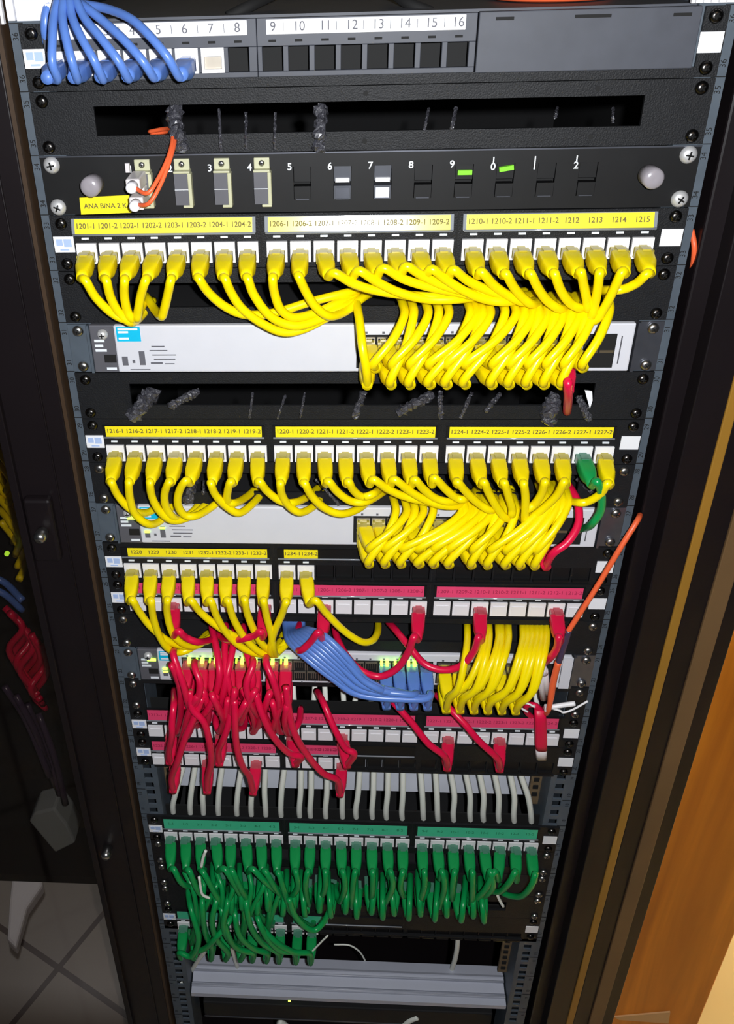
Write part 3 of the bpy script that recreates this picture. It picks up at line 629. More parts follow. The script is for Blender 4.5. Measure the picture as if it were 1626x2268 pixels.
P8 = [
 ([(247, 1068), (259, 1094), (280, 1120), (302, 1134)], [(330, 1134, -.02), (365, 1112, -.002), (390, 1090, .02)]),
 ([(285, 1068), (288, 1104), (299, 1138), (327, 1160)], [(352, 1156, -.022), (375, 1130, -.008), (395, 1095, .02)]),
 ([(332, 1068), (336, 1098), (352, 1130), (380, 1152)], [(412, 1148, -.025), (445, 1128, -.008), (470, 1095, .02)]),
 ([(375, 1066), (365, 1092), (367, 1120), (382, 1144)], [(402, 1150, -.025), (430, 1130, -.008), (452, 1098, .02)]),
 ([(412, 1064), (397, 1088), (394, 1116), (408, 1140), (432, 1143)], [(462, 1128, -.02), (490, 1105, -.004), (505, 1082, .02)]),
 ([(467, 1070), (477, 1095), (501, 1121), (530, 1136)], [(560, 1116, -.016), (590, 1080, .02)]),
 ([(511, 1066), (504, 1090), (505, 1110), (521, 1114)], [(547, 1100, -.010), (575, 1075, .02)]),
 ([(575, 1066), (592, 1088), (622, 1110), (652, 1113)], [(685, 1098, -.008), (705, 1080, .02)]),
 ([(621, 1070), (625, 1096), (641, 1121), (666, 1135)], [(697, 1120, -.016), (720, 1090, .02)]),
 ([(675, 1070), (692, 1100), (722, 1127), (760, 1138)], [(802, 1122, -.016), (830, 1092, .02)]),
 ([(728, 1066), (748, 1090), (778, 1110), (812, 1111)], [(848, 1090, -.006), (862, 1075, .02)]),
 ([(772, 1066), (783, 1086), (803, 1100), (830, 1092)], [(856, 1070, .02)]),
 ([(828, 1062), (857, 1082), (892, 1098), (932, 1109)], [(980, 1115, -.016), (1012, 1098, .02)]),
 ([(874, 1062), (907, 1087), (942, 1107), (982, 1120)], [(1022, 1118, -.020), (1052, 1092, .02)]),
 ([(919, 1062), (938, 1083), (966, 1104), (1000, 1111)], [(1040, 1100, -.01), (1057, 1082, .02)]),
 ([(962, 1058), (987, 1083), (1010, 1102), (1030, 1105)], [(1052, 1088, .02)]),
 ([(1013, 1066), (1033, 1090), (1062, 1116), (1090, 1130)], [(1110, 1110, -.005), (1115, 1080, .02)]),
 ([(1072, 1067), (1084, 1094), (1106, 1131), (1124, 1149)], [(1137, 1130, -.016), (1135, 1100, .008), (1130, 1080, .02)]),
 ([(1117, 1068), (1126, 1097), (1134, 1124), (1134, 1140)], [(1137, 1118, -.006), (1136, 1092, .02)]),
 ([(1160, 1070), (1164, 1100), (1163, 1135), (1163, 1158)], [(1166, 1168, -.030), (1168, 1172, -.02)]),
 ([(1207, 1066), (1200, 1092), (1185, 1115), (1166, 1128)], [(1150, 1108, .012)]),
 ([(1250, 1066), (1235, 1095), (1210, 1120), (1180, 1143)], [(1155, 1146, -.018), (1140, 1118, .012)]),
 ([(1322, 1066), (1332, 1092), (1331, 1130), (1312, 1160)], [(1295, 1170, -.012), (1283, 1170, .0)]),
 ([(1346, 1070), (1330, 1094), (1302, 1111), (1280, 1113)], [(1255, 1106, -.004), (1240, 1088, .02)])]
for k, (uv, tail) in enumerate(P8):
    key = 'green' if k == 22 else ('pale_yellow' if k == 3 else 'yellow')
    cable(key, (jx(k), -0.004, JZ[8] - 0.0025), ramp(uv, -.050, -.036, tail), (ORD[k + 1] + ' cable from the left in its row, yellow, port marked ' + NUM8[k]) if k != 22 else 'lone green patch cable among the yellow ones, port marked 1227-1', 'yellow cables in the 1216 to 1227 patch panel' if k != 22 else None)
P11 = [
 ([(293, 1328), (307, 1352), (332, 1386), (367, 1416)], [(400, 1430, -.03), (430, 1430, -.02), (462, 1400, .02)]),
 ([(335, 1330), (339, 1364), (352, 1406), (372, 1436)], [(397, 1445, -.03), (430, 1432, -.02), (470, 1400, .02)]),
 ([(371, 1328), (370, 1355), (380, 1397), (402, 1424)], [(432, 1431, -.026), (460, 1415, -.006), (500, 1385, .03)]),
 ([(424, 1330), (443, 1355), (482, 1387), (521, 1409)], [(560, 1420, -.018), (592, 1400, .02)]),
 ([(467, 1330), (481, 1367), (502, 1402), (532, 1431)], [(570, 1448, -.032), (610, 1444, -.022), (640, 1412, -.004), (650, 1385, .03)]),
 ([(505, 1330), (516, 1367), (541, 1411), (575, 1444)], [(605, 1449, -.028), (630, 1430, -.012), (645, 1390, .02)]),
 ([(542, 1327), (549, 1362), (566, 1402), (586, 1432)], [(608, 1440, -.024), (630, 1400, .02)]),
 ([(584, 1330), (590, 1362), (600, 1402), (606, 1438)], [(614, 1448, -.022), (640, 1400, .02)]),
 ([(634, 1332), (624, 1362), (607, 1402), (599, 1440)], [(608, 1449, -.028), (640, 1420, -.006), (655, 1385, .03)]),
 ([(700, 1330), (722, 1357), (762, 1397), (800, 1421)], [(824, 1419, -.028), (836, 1402, -.008), (838, 1380, .02)])]
for k, (uv, tail) in enumerate(P11):
    cable('yellow', (jx(k), -0.004, JZ[11] - 0.0025), ramp(uv, -.052, -.038, tail), ORD[k + 1] + ' yellow cable from the left in the ten-port panel, port marked ' + NUM11[k], 'yellow cables in the ten-port patch panel')
P12 = {2: ([(396, 1398), (412, 1412), (440, 1422)], [(470, 1415, -.014), (498, 1388, .02)]),
 7: ([(578, 1398), (562, 1408), (532, 1416)], [(500, 1418, -.016), (478, 1398, .02)]),
 10: ([(706, 1400), (688, 1422), (667, 1440)], [(655, 1434, -.022), (659, 1400, -.004), (665, 1378, .02)]),
 15: ([(917, 1410), (905, 1443), (880, 1480), (842, 1498)], [(800, 1485, -.04), (766, 1450, -.03), (746, 1410, -.004), (740, 1382, .02)]),
 18: ([(1060, 1410), (1050, 1442), (1022, 1474), (982, 1484)], [(940, 1470, -.036), (905, 1430, -.026), (876, 1395, -.004), (860, 1378, .02)]),
 22: ([(1238, 1410), (1234, 1434), (1221, 1455)], [(1202, 1470, -.022), (1185, 1478, -.006)])}
for k, (uv, tail) in P12.items():
    cable('red', (jx(k), -0.004, JZ[12] - 0.0015), ramp(uv, -.050, -.042, tail), 'crimson patch cable in %s port from the left of the uppermost pink panel' % ORD[k + 1], 'crimson cables in the panel below the ten-port one')
# upper switches: cables rise from the switch ports into the manager above
def rise(n, row, col, xt, vt, cols=C12, key='yellow', sag=12, group=None, label=None, ypeak=-.052):
    z = zt(n) + (-0.0185 if row == 0 else -0.0330); port = Vector((cols[col], -0.006, z))
    e = px(port + Vector((0, -0.040, 0)))
    mu = (e[0] + xt) / 2 + abs(xt - e[0]) * 0.16 + 2; mv = e[1] + (vt - e[1]) * 0.45
    path = [(e[0] + (xt - e[0]) * 0.12 + 3, e[1] - 8, ypeak), (mu, mv, ypeak + .006), (xt + 2, vt + 18, -.030), (xt - 1, vt - 10, -.012), (xt - 8, vt - 30, .012)]
    return cable(key, port, path, label, group, bootlen=0.034, yaw=max(-.1, min(.25, (xt - e[0]) / 500)))
T6 = [794, 893, 914, 945, 969, 991, 1038, 1052, 1066, 1083, 1115, 1139, 1159, 1177, 1192, 1210, 1227, 1245, 1264, 1280, 1294, 1310, 1348]
ports = [(c, r) for c in range(12) for r in (1, 0)]; ports.remove((11, 1))
for i, ((c, r), xt) in enumerate(zip(ports, T6)):
    lab = 'yellow cable in the %s port of the %s column of the uppermost switch' % ('upper' if r == 0 else 'lower', ORD[c + 1])
    if i == 0:
        pt = Vector((C12[c], -0.006, zt(6) - 0.033)); cable('yellow', pt, [(812, 822, -.05), (803, 770, -.05), (797, 715, -.034), (791, 678, -.014), (786, 650, .012)], lab, 'yellow cables of the uppermost switch', bootlen=0.034)
    else: rise(6, r, c, xt, 683 if xt < 1340 else 672, label=lab, group='yellow cables of the uppermost switch')
pr = Vector((C12[11] + 0.0005, -0.006, zt(6) - 0.033))
cable('red', pr, [(1258, 845, -.060), (1259, 875, -.052), (1257, 905, -.022), (1256, 912, -.004), (1255, 905, .012)], 'short crimson cable dropping from the uppermost switch into black wrap', None, bootlen=0.034, rx=0.25)
T10 = [874, 898, 916, 935, 957, 1018, 1028, 1038, 1050, 1062, 1074, 1086, 1098, 1116, 1140, 1196, 1205, 1214, 1222, 1230, 1240, 1252]
ports = [(c, r) for c in range(12) for r in (1, 0)][:22]
for i, ((c, r), xt) in enumerate(zip(ports, T10)):
    lab = 'yellow cable in the %s port of the %s column of the middle switch' % ('upper' if r == 0 else 'lower', ORD[c + 1])
    big = xt > 1190
    rise(10, r, c, xt + (4 if big else 0), 1120 if not big else 1100, label=lab, group='yellow cables of the middle switch')
pr = Vector((C12[11], -0.006, zt(10) - 0.033))
cable('red', pr, [(1225, 1226, -.052), (1258, 1200, -.05), (1281, 1160, -.040), (1280, 1115, -.024), (1266, 1085, -.006), (1256, 1070, .012)], 'crimson cable curving up at the right end of the middle switch', None, bootlen=0.034)
# lowest switch: yellow group
T14 = [1035, 1074, 1083, 1104, 1110, 1126, 1158, 1168, 1178, 1190, 1200, 1211]
for i, (c, r) in enumerate([(18 + j, r) for j in range(6) for r in (1, 0)]):
    z = zt(14) + (-0.0185 if r == 0 else -0.0330); port = Vector((C24[c], -0.006, z)); e = px(port + Vector((0, -.040, 0))); xt = T14[i]
    bot = 1536 + i * 1.2 + (8 if r == 1 else 0); xm = e[0] + (xt - e[0]) * 0.45 + 6
    path = [(e[0] + 6, bot + 3, -.050), (xm, bot - 22, -.056), (e[0] + (xt - e[0]) * 0.82 + 3, 1460, -.044), (xt, 1418, -.022), (xt, 1390, -.002), (xt - 1, 1374, .02)]
    cable('yellow', port, path, 'yellow cable in the %s port of the %s column of the lowest switch' % ('upper' if r == 0 else 'lower', ORD[c + 1]), 'yellow cables of the lowest switch', bootlen=0.034, rx=0.22)
# blue sweep
for i in range(8):
    c = 17 - i // 2; r = 1 - i % 2
    z = zt(14) + (-0.0185 if r == 0 else -0.0330); port = Vector((C24[c], -0.006, z)); k = i / 7.0
    o_ = i * 6.6
    e = px(port + Vector((0, -.040, 0)))
    path = [(e[0] + 5, min(e[1] + 14, 1536), -.050), (e[0] - 14, 1549 - o_ * .55, -.060 + .002 * (i % 3)), (800 + o_ * .1, 1540 - o_ * .85, -.058 + .003 * (i % 2)), (736 + o_ * .65, 1502 - o_ * 1.05, -.052), (672 + o_ * 1.0, 1452 - o_ * .95, -.040), (640 + o_ * .9, 1420 - o_ * .55, -.020), (634 + o_ * .8, 1396, .004), (632 + o_ * .8, 1375, .02)]
    cable('blue', port, path, 'blue cable in the %s port of the %s column of the lowest switch' % ('upper' if r == 0 else 'lower', ORD[c + 1]), 'blue cables of the lowest switch', bootlen=0.034, rx=0.1)
# red cables from the lowest switch
RP = [
 [(392, 1480), (412, 1530), (424, 1570), (440, 1600)], [(380, 1472), (398, 1520), (400, 1580), (392, 1620)],
 [(440, 1540), (418, 1580), (402, 1640), (388, 1700)], [(450, 1530), (462, 1575), (455, 1610), (440, 1580)],
 [(478, 1545), (452, 1582), (430, 1600), (415, 1630)], [(470, 1540), (490, 1580), (500, 1600), (512, 1560)],
 [(505, 1550), (498, 1590), (488, 1620), (478, 1600)], [(520, 1530), (512, 1580), (520, 1610), (540, 1610)],
 [(545, 1555), (525, 1590), (508, 1610), (496, 1580)], [(540, 1530), (556, 1570), (566, 1610), (560, 1620)],
 [(570, 1555), (588, 1590), (604, 1620), (620, 1600)], [(565, 1530), (545, 1570), (532, 1600), (540, 1560)],
 [(604, 1555), (612, 1590), (620, 1620), (640, 1610)], [(598, 1535), (582, 1580), (570, 1610), (556, 1590)],
 [(636, 1560), (632, 1600), (640, 1625), (662, 1600)], [(628, 1540), (612, 1590), (600, 1620), (584, 1600)]]
for i, uv in enumerate(RP):
    c = i // 2; r = 1 - i % 2
    z = zt(14) + (-0.0185 if r == 0 else -0.0330); port = Vector((C24[c], -0.006, z))
    yy = -.052 - .003 * (i % 3)
    path = [(u, v, y) for (u, v), y in zip(uv, (yy - .004, yy, yy + .018, -.020))] + [(uv[-1][0] + 4, uv[-1][1] - 32, .004)]
    cable('red', port, path, 'crimson cable in the %s port of the %s column of the lowest switch' % ('upper' if r == 0 else 'lower', ORD[c + 1]), 'crimson cables of the lowest switch', bootlen=0.034, rx=0.35)
for i, uv in enumerate(([(470, 1392), (480, 1440), (486, 1500), (470, 1560)], [(500, 1398), (498, 1450), (505, 1510), (524, 1570)], [(520, 1395), (514, 1445), (500, 1510), (486, 1575)], [(385, 1455), (404, 1510), (418, 1560), (436, 1605)],
                        [(540, 1400), (548, 1450), (560, 1510), (545, 1570)], [(590, 1470), (606, 1510), (618, 1560), (606, 1606)], [(432, 1480), (444, 1520), (430, 1570), (408, 1610)], [(560, 1475), (546, 1520), (560, 1566), (585, 1600)])):
    d = (0, -.030, -.050, -.040) if i in (0, 1, 2, 4) else (-.052, -.062, -.058, -.030)
    tag(MB().tube(spline([at(uv[0][0], uv[0][1] - 14, d[0] + .012)] + [at(u, v, y) for (u, v), y in zip(uv, d)] + [at(uv[3][0], uv[3][1] - 6, -.004)]), RC, 10).build('loose_cable', 'red', smooth=True),
        'loose crimson strand in the tangle over the lowest switch, %s from the left' % ORD[[2, 4, 5, 1, 6, 8, 3, 7][i]], 'cable', 'loose crimson strands over the lowest switch')
# red cables from the two pink patch panels
PR = [(16, 1, [(374, 1664), (381, 1630), (381, 1600), (385, 1560), (386, 1528)], (-.048, -.060, -.060, -.05, -.01), 0.15),
 (16, 4, [(484, 1662), (496, 1635), (508, 1595), (512, 1555), (510, 1520)], (-.046, -.056, -.056, -.05, -.02), 0.15),
 (16, 8, [(668, 1676), (640, 1668), (606, 1632), (582, 1585), (566, 1535)], (-.05, -.056, -.064, -.066, -.06), 0.1),
 (16, 11, [(785, 1670), (765, 1656), (740, 1612), (716, 1556), (702, 1530)], (-.05, -.05, -.046, -.03, .002), 0.1),
 (16, 17, [(985, 1675), (948, 1646), (915, 1604), (880, 1565), (862, 1545)], (-.05, -.05, -.044, -.036, -.02), 0.1),
 (16, 20, [(1102, 1680), (1062, 1642), (1028, 1602), (992, 1565), (966, 1538)], (-.05, -.05, -.044, -.03, -.006), 0.1),
 (17, 1, [(380, 1722), (392, 1690), (410, 1635), (430, 1590), (448, 1545)], (-.046, -.058, -.062, -.062, -.06), 0.15),
 (17, 3, [(460, 1722), (468, 1688), (464, 1645), (452, 1600), (426, 1570), (420, 1530)], (-.046, -.058, -.064, -.066, -.064, -.06), 0.15),
 (17, 6, [(553, 1722), (536, 1694), (524, 1650), (521, 1600), (520, 1550)], (-.046, -.056, -.062, -.064, -.06), 0.15),
 (17, 11, [(748, 1728), (715, 1712), (678, 1668), (650, 1618), (638, 1560), (634, 1520)], (-.046, -.052, -.058, -.062, -.062, -.06), 0.1)]
for n, k, uv, ys, rx in PR:
    cable('red', (jx(k), -0.004, JZ[n] - 0.002), [(u, v, y) for (u, v), y in zip(uv, ys)], 'crimson cable in the %s port from the left of the %s pink panel' % (ORD[k + 1], 'middle' if n == 16 else 'lowest'), 'crimson cables in the two pink panels', rx=rx, bootlen=0.034)
# green rows
for k in range(24):
    x = jx(k); e = px((x, -0.044, JZ[20] - 0.002))
    if k < 8:
        pts = [[(385, 1925), (402, 1955), (425, 1962), (450, 1940)], [(420, 1930), (440, 1975), (475, 2000), (510, 2010)], [(452, 1935), (480, 1985), (500, 2015), (530, 2005)], [(498, 1925), (520, 1960), (545, 2000), (570, 2030)],
               [(515, 1930), (535, 1970), (560, 2010), (600, 2050)], [(560, 1925), (590, 1955), (620, 1975), (655, 1960)], [(588, 1930), (606, 1960), (630, 1990), (650, 1975)], [(618, 1935), (632, 1980), (645, 2020), (690, 2052)]][k]
    elif k < 21:
        b = 1985 + (k * 37 % 5) * 6; pts = [(e[0] + (k % 3 - 1) * 4, 1930), (e[0] + (k % 3 - 1) * 9, 1965), (e[0] + (k % 2) * 8 - 10, b), (e[0] + 6 - (k % 4) * 6, b - 25)]
    else: pts = [[(1096, 1930), (1075, 1970), (1050, 1990), (1030, 1970)], [(1142, 1930), (1128, 1955), (1105, 1975), (1075, 1965)], [(1186, 1935), (1175, 1965), (1150, 1986), (1110, 1975)]][k - 21]
    ys = (-.050, -.052, -.040, -.018); tail = [(pts[-1][0] + 4, pts[-1][1] - 26, .01)]
    cable('green', (x, -0.004, JZ[20] - 0.002), [(u, v, y) for (u, v), y in zip(pts, ys)] + tail, 'green cable in the %s port from the left of the full green-labelled panel' % ORD[k + 1], 'green cables in the full green-labelled panel')
# hidden lower switch in unit 22 with its own green cables rising
s22 = thing('network_switch', 'dark switch almost hidden behind the curtain of green cables', 'switch', (0, 0, zt(22)), 'rack network switches')
MB().box(-0.2225, 0.2225, -0.002, 0.20, -U + 0.001, -0.001).build('chassis', 'void', s22)
MB().box(-0.2413, 0.2413, -0.0015, 0.0, -U + 0.001, -0.001).build('bracket', 'black', s22); screws(s22, 'c')
for i in range(22):
    x = -0.158 + i * 0.0152; port = Vector((x, -0.004, zt(22) - 0.018 - 0.009 * (i % 2))); e = px(port + Vector((0, -.04, 0)))
    dx = ((i * 53) % 7 - 3) * 4
    path = [(e[0] + dx * .3, e[1] + 4, -.052), (e[0] + dx * .6, e[1] - 30, -.046), (e[0] + dx, e[1] - 72, -.020), (e[0] + dx, e[1] - 100, .006)]
    cable('green', port, path, 'green cable rising from the hidden switch, %s from its left end' % ORD[i + 1], 'green cables of the hidden switch', bootlen=0.034)
P24 = [[(398, 2110), (425, 2118), (440, 2080), (425, 2020), (418, 1985)], [(425, 2112), (455, 2100), (480, 2075), (505, 2045), (520, 2010)], [(470, 2100), (456, 2070), (450, 2030), (448, 1990)], [(505, 2110), (480, 2080), (470, 2040), (480, 1990)],
       [(540, 2108), (510, 2085), (495, 2050), (505, 1995)], [(560, 2112), (525, 2100), (505, 2070), (490, 2010)], [(592, 2112), (560, 2100), (530, 2070), (520, 2020)], [(615, 2110), (580, 2088), (555, 2050), (545, 1995)],
       [(650, 2110), (620, 2105), (590, 2075), (570, 2030)], [(685, 2112), (650, 2108), (610, 2085), (575, 2045)]]
for k, uv in enumerate(P24):
    ys = [-.050, -.056, -.060, -.050, -.030][:len(uv)]
    cable('green', (jx(k), -0.004, JZ[24] - 0.002), [(u, v, y) for (u, v), y in zip(uv, ys)] + [(uv[-1][0], uv[-1][1] - 30, -.010)], 'green cable in the %s port from the left of the lowest patch panel' % ORD[k + 1], 'green cables in the lowest patch panel')
tag(MB().tube(spline([at(640, 1990, -.055), at(655, 2030, -.058), at(690, 2060, -.056), at(715, 2045, -.05), at(735, 2000, -.04), at(735, 1960, -.01)]), RC, 10).build('loose_cable', 'green', smooth=True), 'loose green cable loop hanging right of the lowest green bunch', 'cable')
for i in range(10):
    u = 425 + i * 21; w_ = ((i * 7) % 5 - 2) * 9
    q = [(u + w_, 1930 + (i % 3) * 8, -.030), (u + w_ * .3 + 6, 1965, -.044), (u - w_ * .5, 2005, -.050), (u - w_ - 8, 2045, -.048), (u - w_ - 20, 2078 + (i % 2) * 12, -.030), (u - w_ - 24, 2060, -.006)]
    tag(MB().tube(spline([at(*p_) for p_ in q]), 0.0031, 10).build('loose_cable', 'green', smooth=True), 'loose green strand hanging over the lowest green panel, %s from the left' % ORD[i + 1], 'cable', 'loose green strands above the lowest panel')
# blue cables at the top
PB = [[(128, 176), (116, 140), (116, 90), (119, 40), (128, -10)], [(172, 176), (160, 138), (146, 85), (138, 35), (140, -12)], [(228, 176), (209, 135), (181, 85), (160, 38), (150, -14)],
      [(284, 174), (262, 135), (224, 85), (186, 38), (162, -12)], [(340, 172), (318, 138), (278, 92), (230, 48), (175, 5)], [(396, 170), (372, 128), (332, 80), (290, 42), (238, 20), (180, 8)]]
for k, uv in enumerate(PB):
    n = len(uv); ys = [-.044, -.052, -.046, -.034, -.016, .0][:n]
    cable('blue', (jx(k), -0.006, zc1 - 0.002), [(u, v, y) for (u, v), y in zip(uv, ys)] + [(uv[-1][0] - 20, uv[-1][1] - 12, .03)], 'blue cable in the %s port from the left of the topmost panel' % ORD[k + 1], 'blue cables in the topmost panel', rx=0.05, bootlen=0.030, r=0.0030, yaw=0.04)
tag(MB().tube(spline([at(104, 95, .0), at(100, 55, -.004), at(108, 15, 0.0), at(140, -8, .01), at(180, -20, .04)]), 0.0034, 10).build('loose_cable', 'blue', smooth=True), 'blue cable passing left of the six plugged blue ones', 'cable')

# ---------------------------------------------------------------- crinkled black wraps
WR = [(2, 385, 236, 400, 335, 15), (2, 485, 242, 490, 335, 3), (2, 545, 250, 545, 330, 3), (2, 610, 250, 608, 330, 3), (2, 712, 236, 706, 335, 13), (2, 950, 240, 940, 288, 3), (2, 1010, 240, 1000, 288, 4), (2, 1235, 238, 1230, 262, 3), (2, 1358, 240, 1358, 272, 3),
      (7, 340, 868, 292, 925, 20), (7, 440, 866, 375, 900, 10), (7, 560, 870, 553, 926, 3), (7, 632, 875, 615, 928, 3), (7, 675, 870, 665, 925, 3), (7, 805, 868, 785, 926, 8), (7, 955, 876, 880, 915, 12), (7, 975, 868, 976, 926, 7), (7, 1045, 870, 1020, 925, 5), (7, 1108, 872, 1075, 912, 6), (7, 1228, 880, 1212, 936, 18), (7, 1283, 880, 1305, 930, 8),
      (9, 428, 1062, 414, 1112, 14), (9, 452, 1066, 450, 1095, 4), (9, 700, 1062, 752, 1118, 4), (9, 1280, 1062, 1310, 1090, 5)]
PLACE = {2: 'the manager under the topmost panel', 7: 'the manager under the uppermost switch', 9: 'the manager above the middle switch'}
cnt = {}
for n, u0, v0, u1, v1, w_ in WR:
    cnt[n] = cnt.get(n, 0) + 1
    y0, y1 = .006, -.0075
    N = 16; pts = []; rr = []
    for i in range(N + 1):
        k = i / N; v = v0 + (v1 - v0) * k; u = u0 + (u1 - u0) * k + rnd.uniform(-1, 1) * w_ * .12
        pts.append(at(u, v, y0 + (y1 - y0) * min(1, k * 1.6))); rr.append(w_ * 0.00036 * rnd.uniform(.72, 1.12))
    o = MB().tube(pts, rr, 12, 0.28).build('plastic_wrap', 'wrap')
    tag(o, 'crinkled shiny black wrap in %s, %s from the left' % (PLACE[n], ORD[cnt[n]]), 'cable wrap', 'crinkled black wraps')

# ---------------------------------------------------------------- gap units 18 and 19 with white cables, silver plate
a, b = at(500, 1742, .05), at(1190, 1745, .05)
sp = MB().box(-0.213, 0.215, 0, 0.003, 0, 0.052).build('metal_plate', 'silver', None, (0, 0.05, a.z)); tag(sp, 'silver metal plate behind the white cables under the pink panels', 'metal plate')
XT = [447, 520, 571, 718, 0, 0]
WC = [((405, 1700), (383, 1792)), ((432, 1700), (421, 1794)), ((452, 1730), (450, 1795)), ((492, 1700), (483, 1796)), ((535, 1702), (524, 1797)), ((563, 1725), (556, 1798)), ((588, 1702), (588, 1799)), ((630, 1702), (622, 1800)),
      ((667, 1704), (663, 1801)), ((690, 1704), (687, 1802)), ((725, 1706), (721, 1803)), ((757, 1706), (758, 1803)), ((797, 1708), (788, 1803)), ((828, 1708), (824, 1804)), ((860, 1710), (855, 1805)), ((893, 1710), (890, 1806)),
      ((932, 1712), (937, 1806)), ((965, 1712), (969, 1808)), ((999, 1713), (1004, 1810)), ((1032, 1714), (1041, 1809)), ((1063, 1714), (1070, 1810)), ((1096, 1715), (1104, 1811)), ((1131, 1717), (1138, 1812)), ((1155, 1719), (1176, 1813))]
for i, ((u0, v0), (u1, v1)) in enumerate(WC):
    bow = (5 if i > 17 else -2 if i < 8 else 1)
    pts = [at(u0 - (u1 - u0) * .25, v0 - 26, .014), at(u0, v0, .012), at((u0 + u1) / 2 + bow, (v0 + v1) / 2, .010), at(u1, v1 - 10, .012), at(u1 + 1, v1 + 8, .016)]
    o = MB().tube(spline(pts), 0.0034, 10).build('white_cable', 'wcable', smooth=True)
    tag(o, 'white cable in the open gap above the green-labelled panel, %s from the left' % ORD[i + 1], 'cable', 'white cables in the open gap')
W15 = [542, 652, 695, 722, 762, 785, 821, 875, 906, 949, 987, 1024, 1047, 1099, 1132, 1190]
for i, u in enumerate(W15):
    dx = rnd.choice((-3, 0, 3, 6)) if i > 8 else rnd.choice((-6, -2, 2)); v = 1552 + (u - 650) * .022
    o = MB().tube(spline([at(u - dx * 2, v - 70, .035), at(u - dx, v - 25, .024), at(u, v + 4, .020), at(u + dx * .4, v + 22, .018)]), 0.0030, 10).build('white_cable', 'wcable', smooth=True)
    tag(o, 'short visible white cable just below the lowest switch, %s from the left' % ORD[i + 1], 'cable', 'white cables below the lowest switch')
# exposed side rails beside the open gaps
for n0, n1, nm in ((18, 20, 'beside the white cable gap'), (25, 28, 'beside the bottom opening')):
    for s in (-1, 1):
        m = MB(); x = s * 0.2155
        m.box(x - 0.006, x + 0.006, 0.03, 0.034, zt(n1) , zt(n0)); m.cur = 1
        for j in range(int((zt(n0) - zt(n1)) / 0.0127)): m.box(x - 0.003, x + 0.003, 0.0285, 0.0302, zt(n0) - 0.0127 * j - 0.010, zt(n0) - 0.0127 * j - 0.0045)
        tag(m.build('perforated_rail', ['tan', 'hole']), 'tan perforated rail on the %s %s' % ('left' if s < 0 else 'right', nm), 'rail')

# ---------------------------------------------------------------- bottom: aluminium profile, loose white cables
bz = at(780, 2214, -.0).z; tz = at(780, 2147, .045).z
t = thing('aluminium_profile', 'long brushed aluminium profile lying across the bottom opening', 'profile', (0, 0, bz))
h = tz - bz
prof = [(0.0, 0.0), (0.010, h * .30), (0.012, h * .34), (0.040, h * .78), (0.043, h * .84), (0.060, h * 1.02), (0.064, h * .9), (0.02, -0.006), (0.0, -0.006)]
def yz(v, y): return (y, at(780, v, y).z - bz)
prof = [yz(v, (2214 - v) * 0.036 / 67 + dy) for v, dy in ((2214, 0), (2199, 0), (2196, -0.0012), (2190, -0.0012), (2187, 0.001), (2165, 0.001), (2162, -0.001), (2154, -0.001), (2151, -0.0016), (2147, 0))]
prof += [(0.050, prof[-1][1] - 0.002), (0.004, -0.008), (0.0, -0.008)]
MB().xprism(prof[::-1], -0.2195, 0.2195).build('profile_body', 'alu', t)
m = MB()
for v, y in ((2161, 0.027), (2193, 0.0100)):
    a = yz(v, y); m.tube([(-0.2193, a[0], a[1]), (0.2193, a[0], a[1])], 0.0012, 8)
m.build('ridge', 'alu', t, smooth=True)
MB().box(-0.2413, 0.2413, 0.012, 0.016, -0.030, -0.008).build('lower_lip', 'void', t)
for lab, uv, r in (('thick white cable slanting from under the green bunch to the left', [(460, 2100, .01), (440, 2125, .02), (424, 2150, .03), (405, 2175, .045)], .003),
                   ('white cable dropping behind the aluminium profile from the green bunch', [(513, 2095, .02), (518, 2115, .025), (527, 2145, .035), (535, 2170, .06)], .003),
                   ('single curved white cable right of centre above the aluminium profile', [(1013, 2060, .03), (1014, 2085, .03), (1009, 2120, .035), (999, 2152, .045), (990, 2175, .06)], .0034),
                   ('thin grey cable arc above the aluminium profile near the middle', [(740, 2092, .05), (775, 2094, .05), (800, 2112, .05), (815, 2145, .055), (818, 2170, .07)], .0012),
                   ('white cable end at the very bottom right of centre', [(925, 2253, .02), (905, 2262, .02), (880, 2285, .02)], .004),
                   ('white cable end at the bottom edge left of centre', [(618, 2262, .02), (635, 2275, .02), (655, 2300, .02)], .005),
                   ('short white wire lying beside the left end of the aluminium profile', [(400, 2175, .02), (410, 2188, .015), (419, 2196, .012)], .002),
                   ('small white wire seen between the left green cables', [(456, 1884, -.05), (450, 1900, -.05), (446, 1920, -.05)], .0018),
                   ('short curled white wire among the left green cables', [(441, 1942, -.062), (446, 1975, -.064), (452, 1984, -.064), (464, 1989, -.062)], .0016),
                   ('short white wire tip below the right green cables', [(1100, 1978, -.03), (1106, 1992, -.03), (1115, 2008, -.03)], .0018),
                   ('thin pale wire sloping above the left end of the profile bunch', [(726, 2072, -.03), (710, 2088, -.03), (686, 2113, -.03)], .0012)):
    tag(MB().tube(spline([at(*q) for q in uv]), r, 10).build('white_wire' if r < .0025 else 'white_cable', 'wcable', smooth=True), lab, 'cable')
t = thing('power_strip', 'black power strip with a tiny green light under the aluminium profile', 'power strip', (0, 0.02, at(700, 2240, .02).z))
MB().box(-0.21, 0.21, 0, 0.05, -0.03, 0.012).build('housing', 'void', t, bevel=0.002)
MB().box(-0.21, 0.21, -0.001, 0.0, -0.0245, -0.0235).build('edge_line', 'ear', t)
p = at(641, 2218, .018); MB().lathe([(-0.002, 0.0018), (0.002, 0.0018)], (p.x, 0, p.z - t.location.z)).build('status_light', 'led', t)

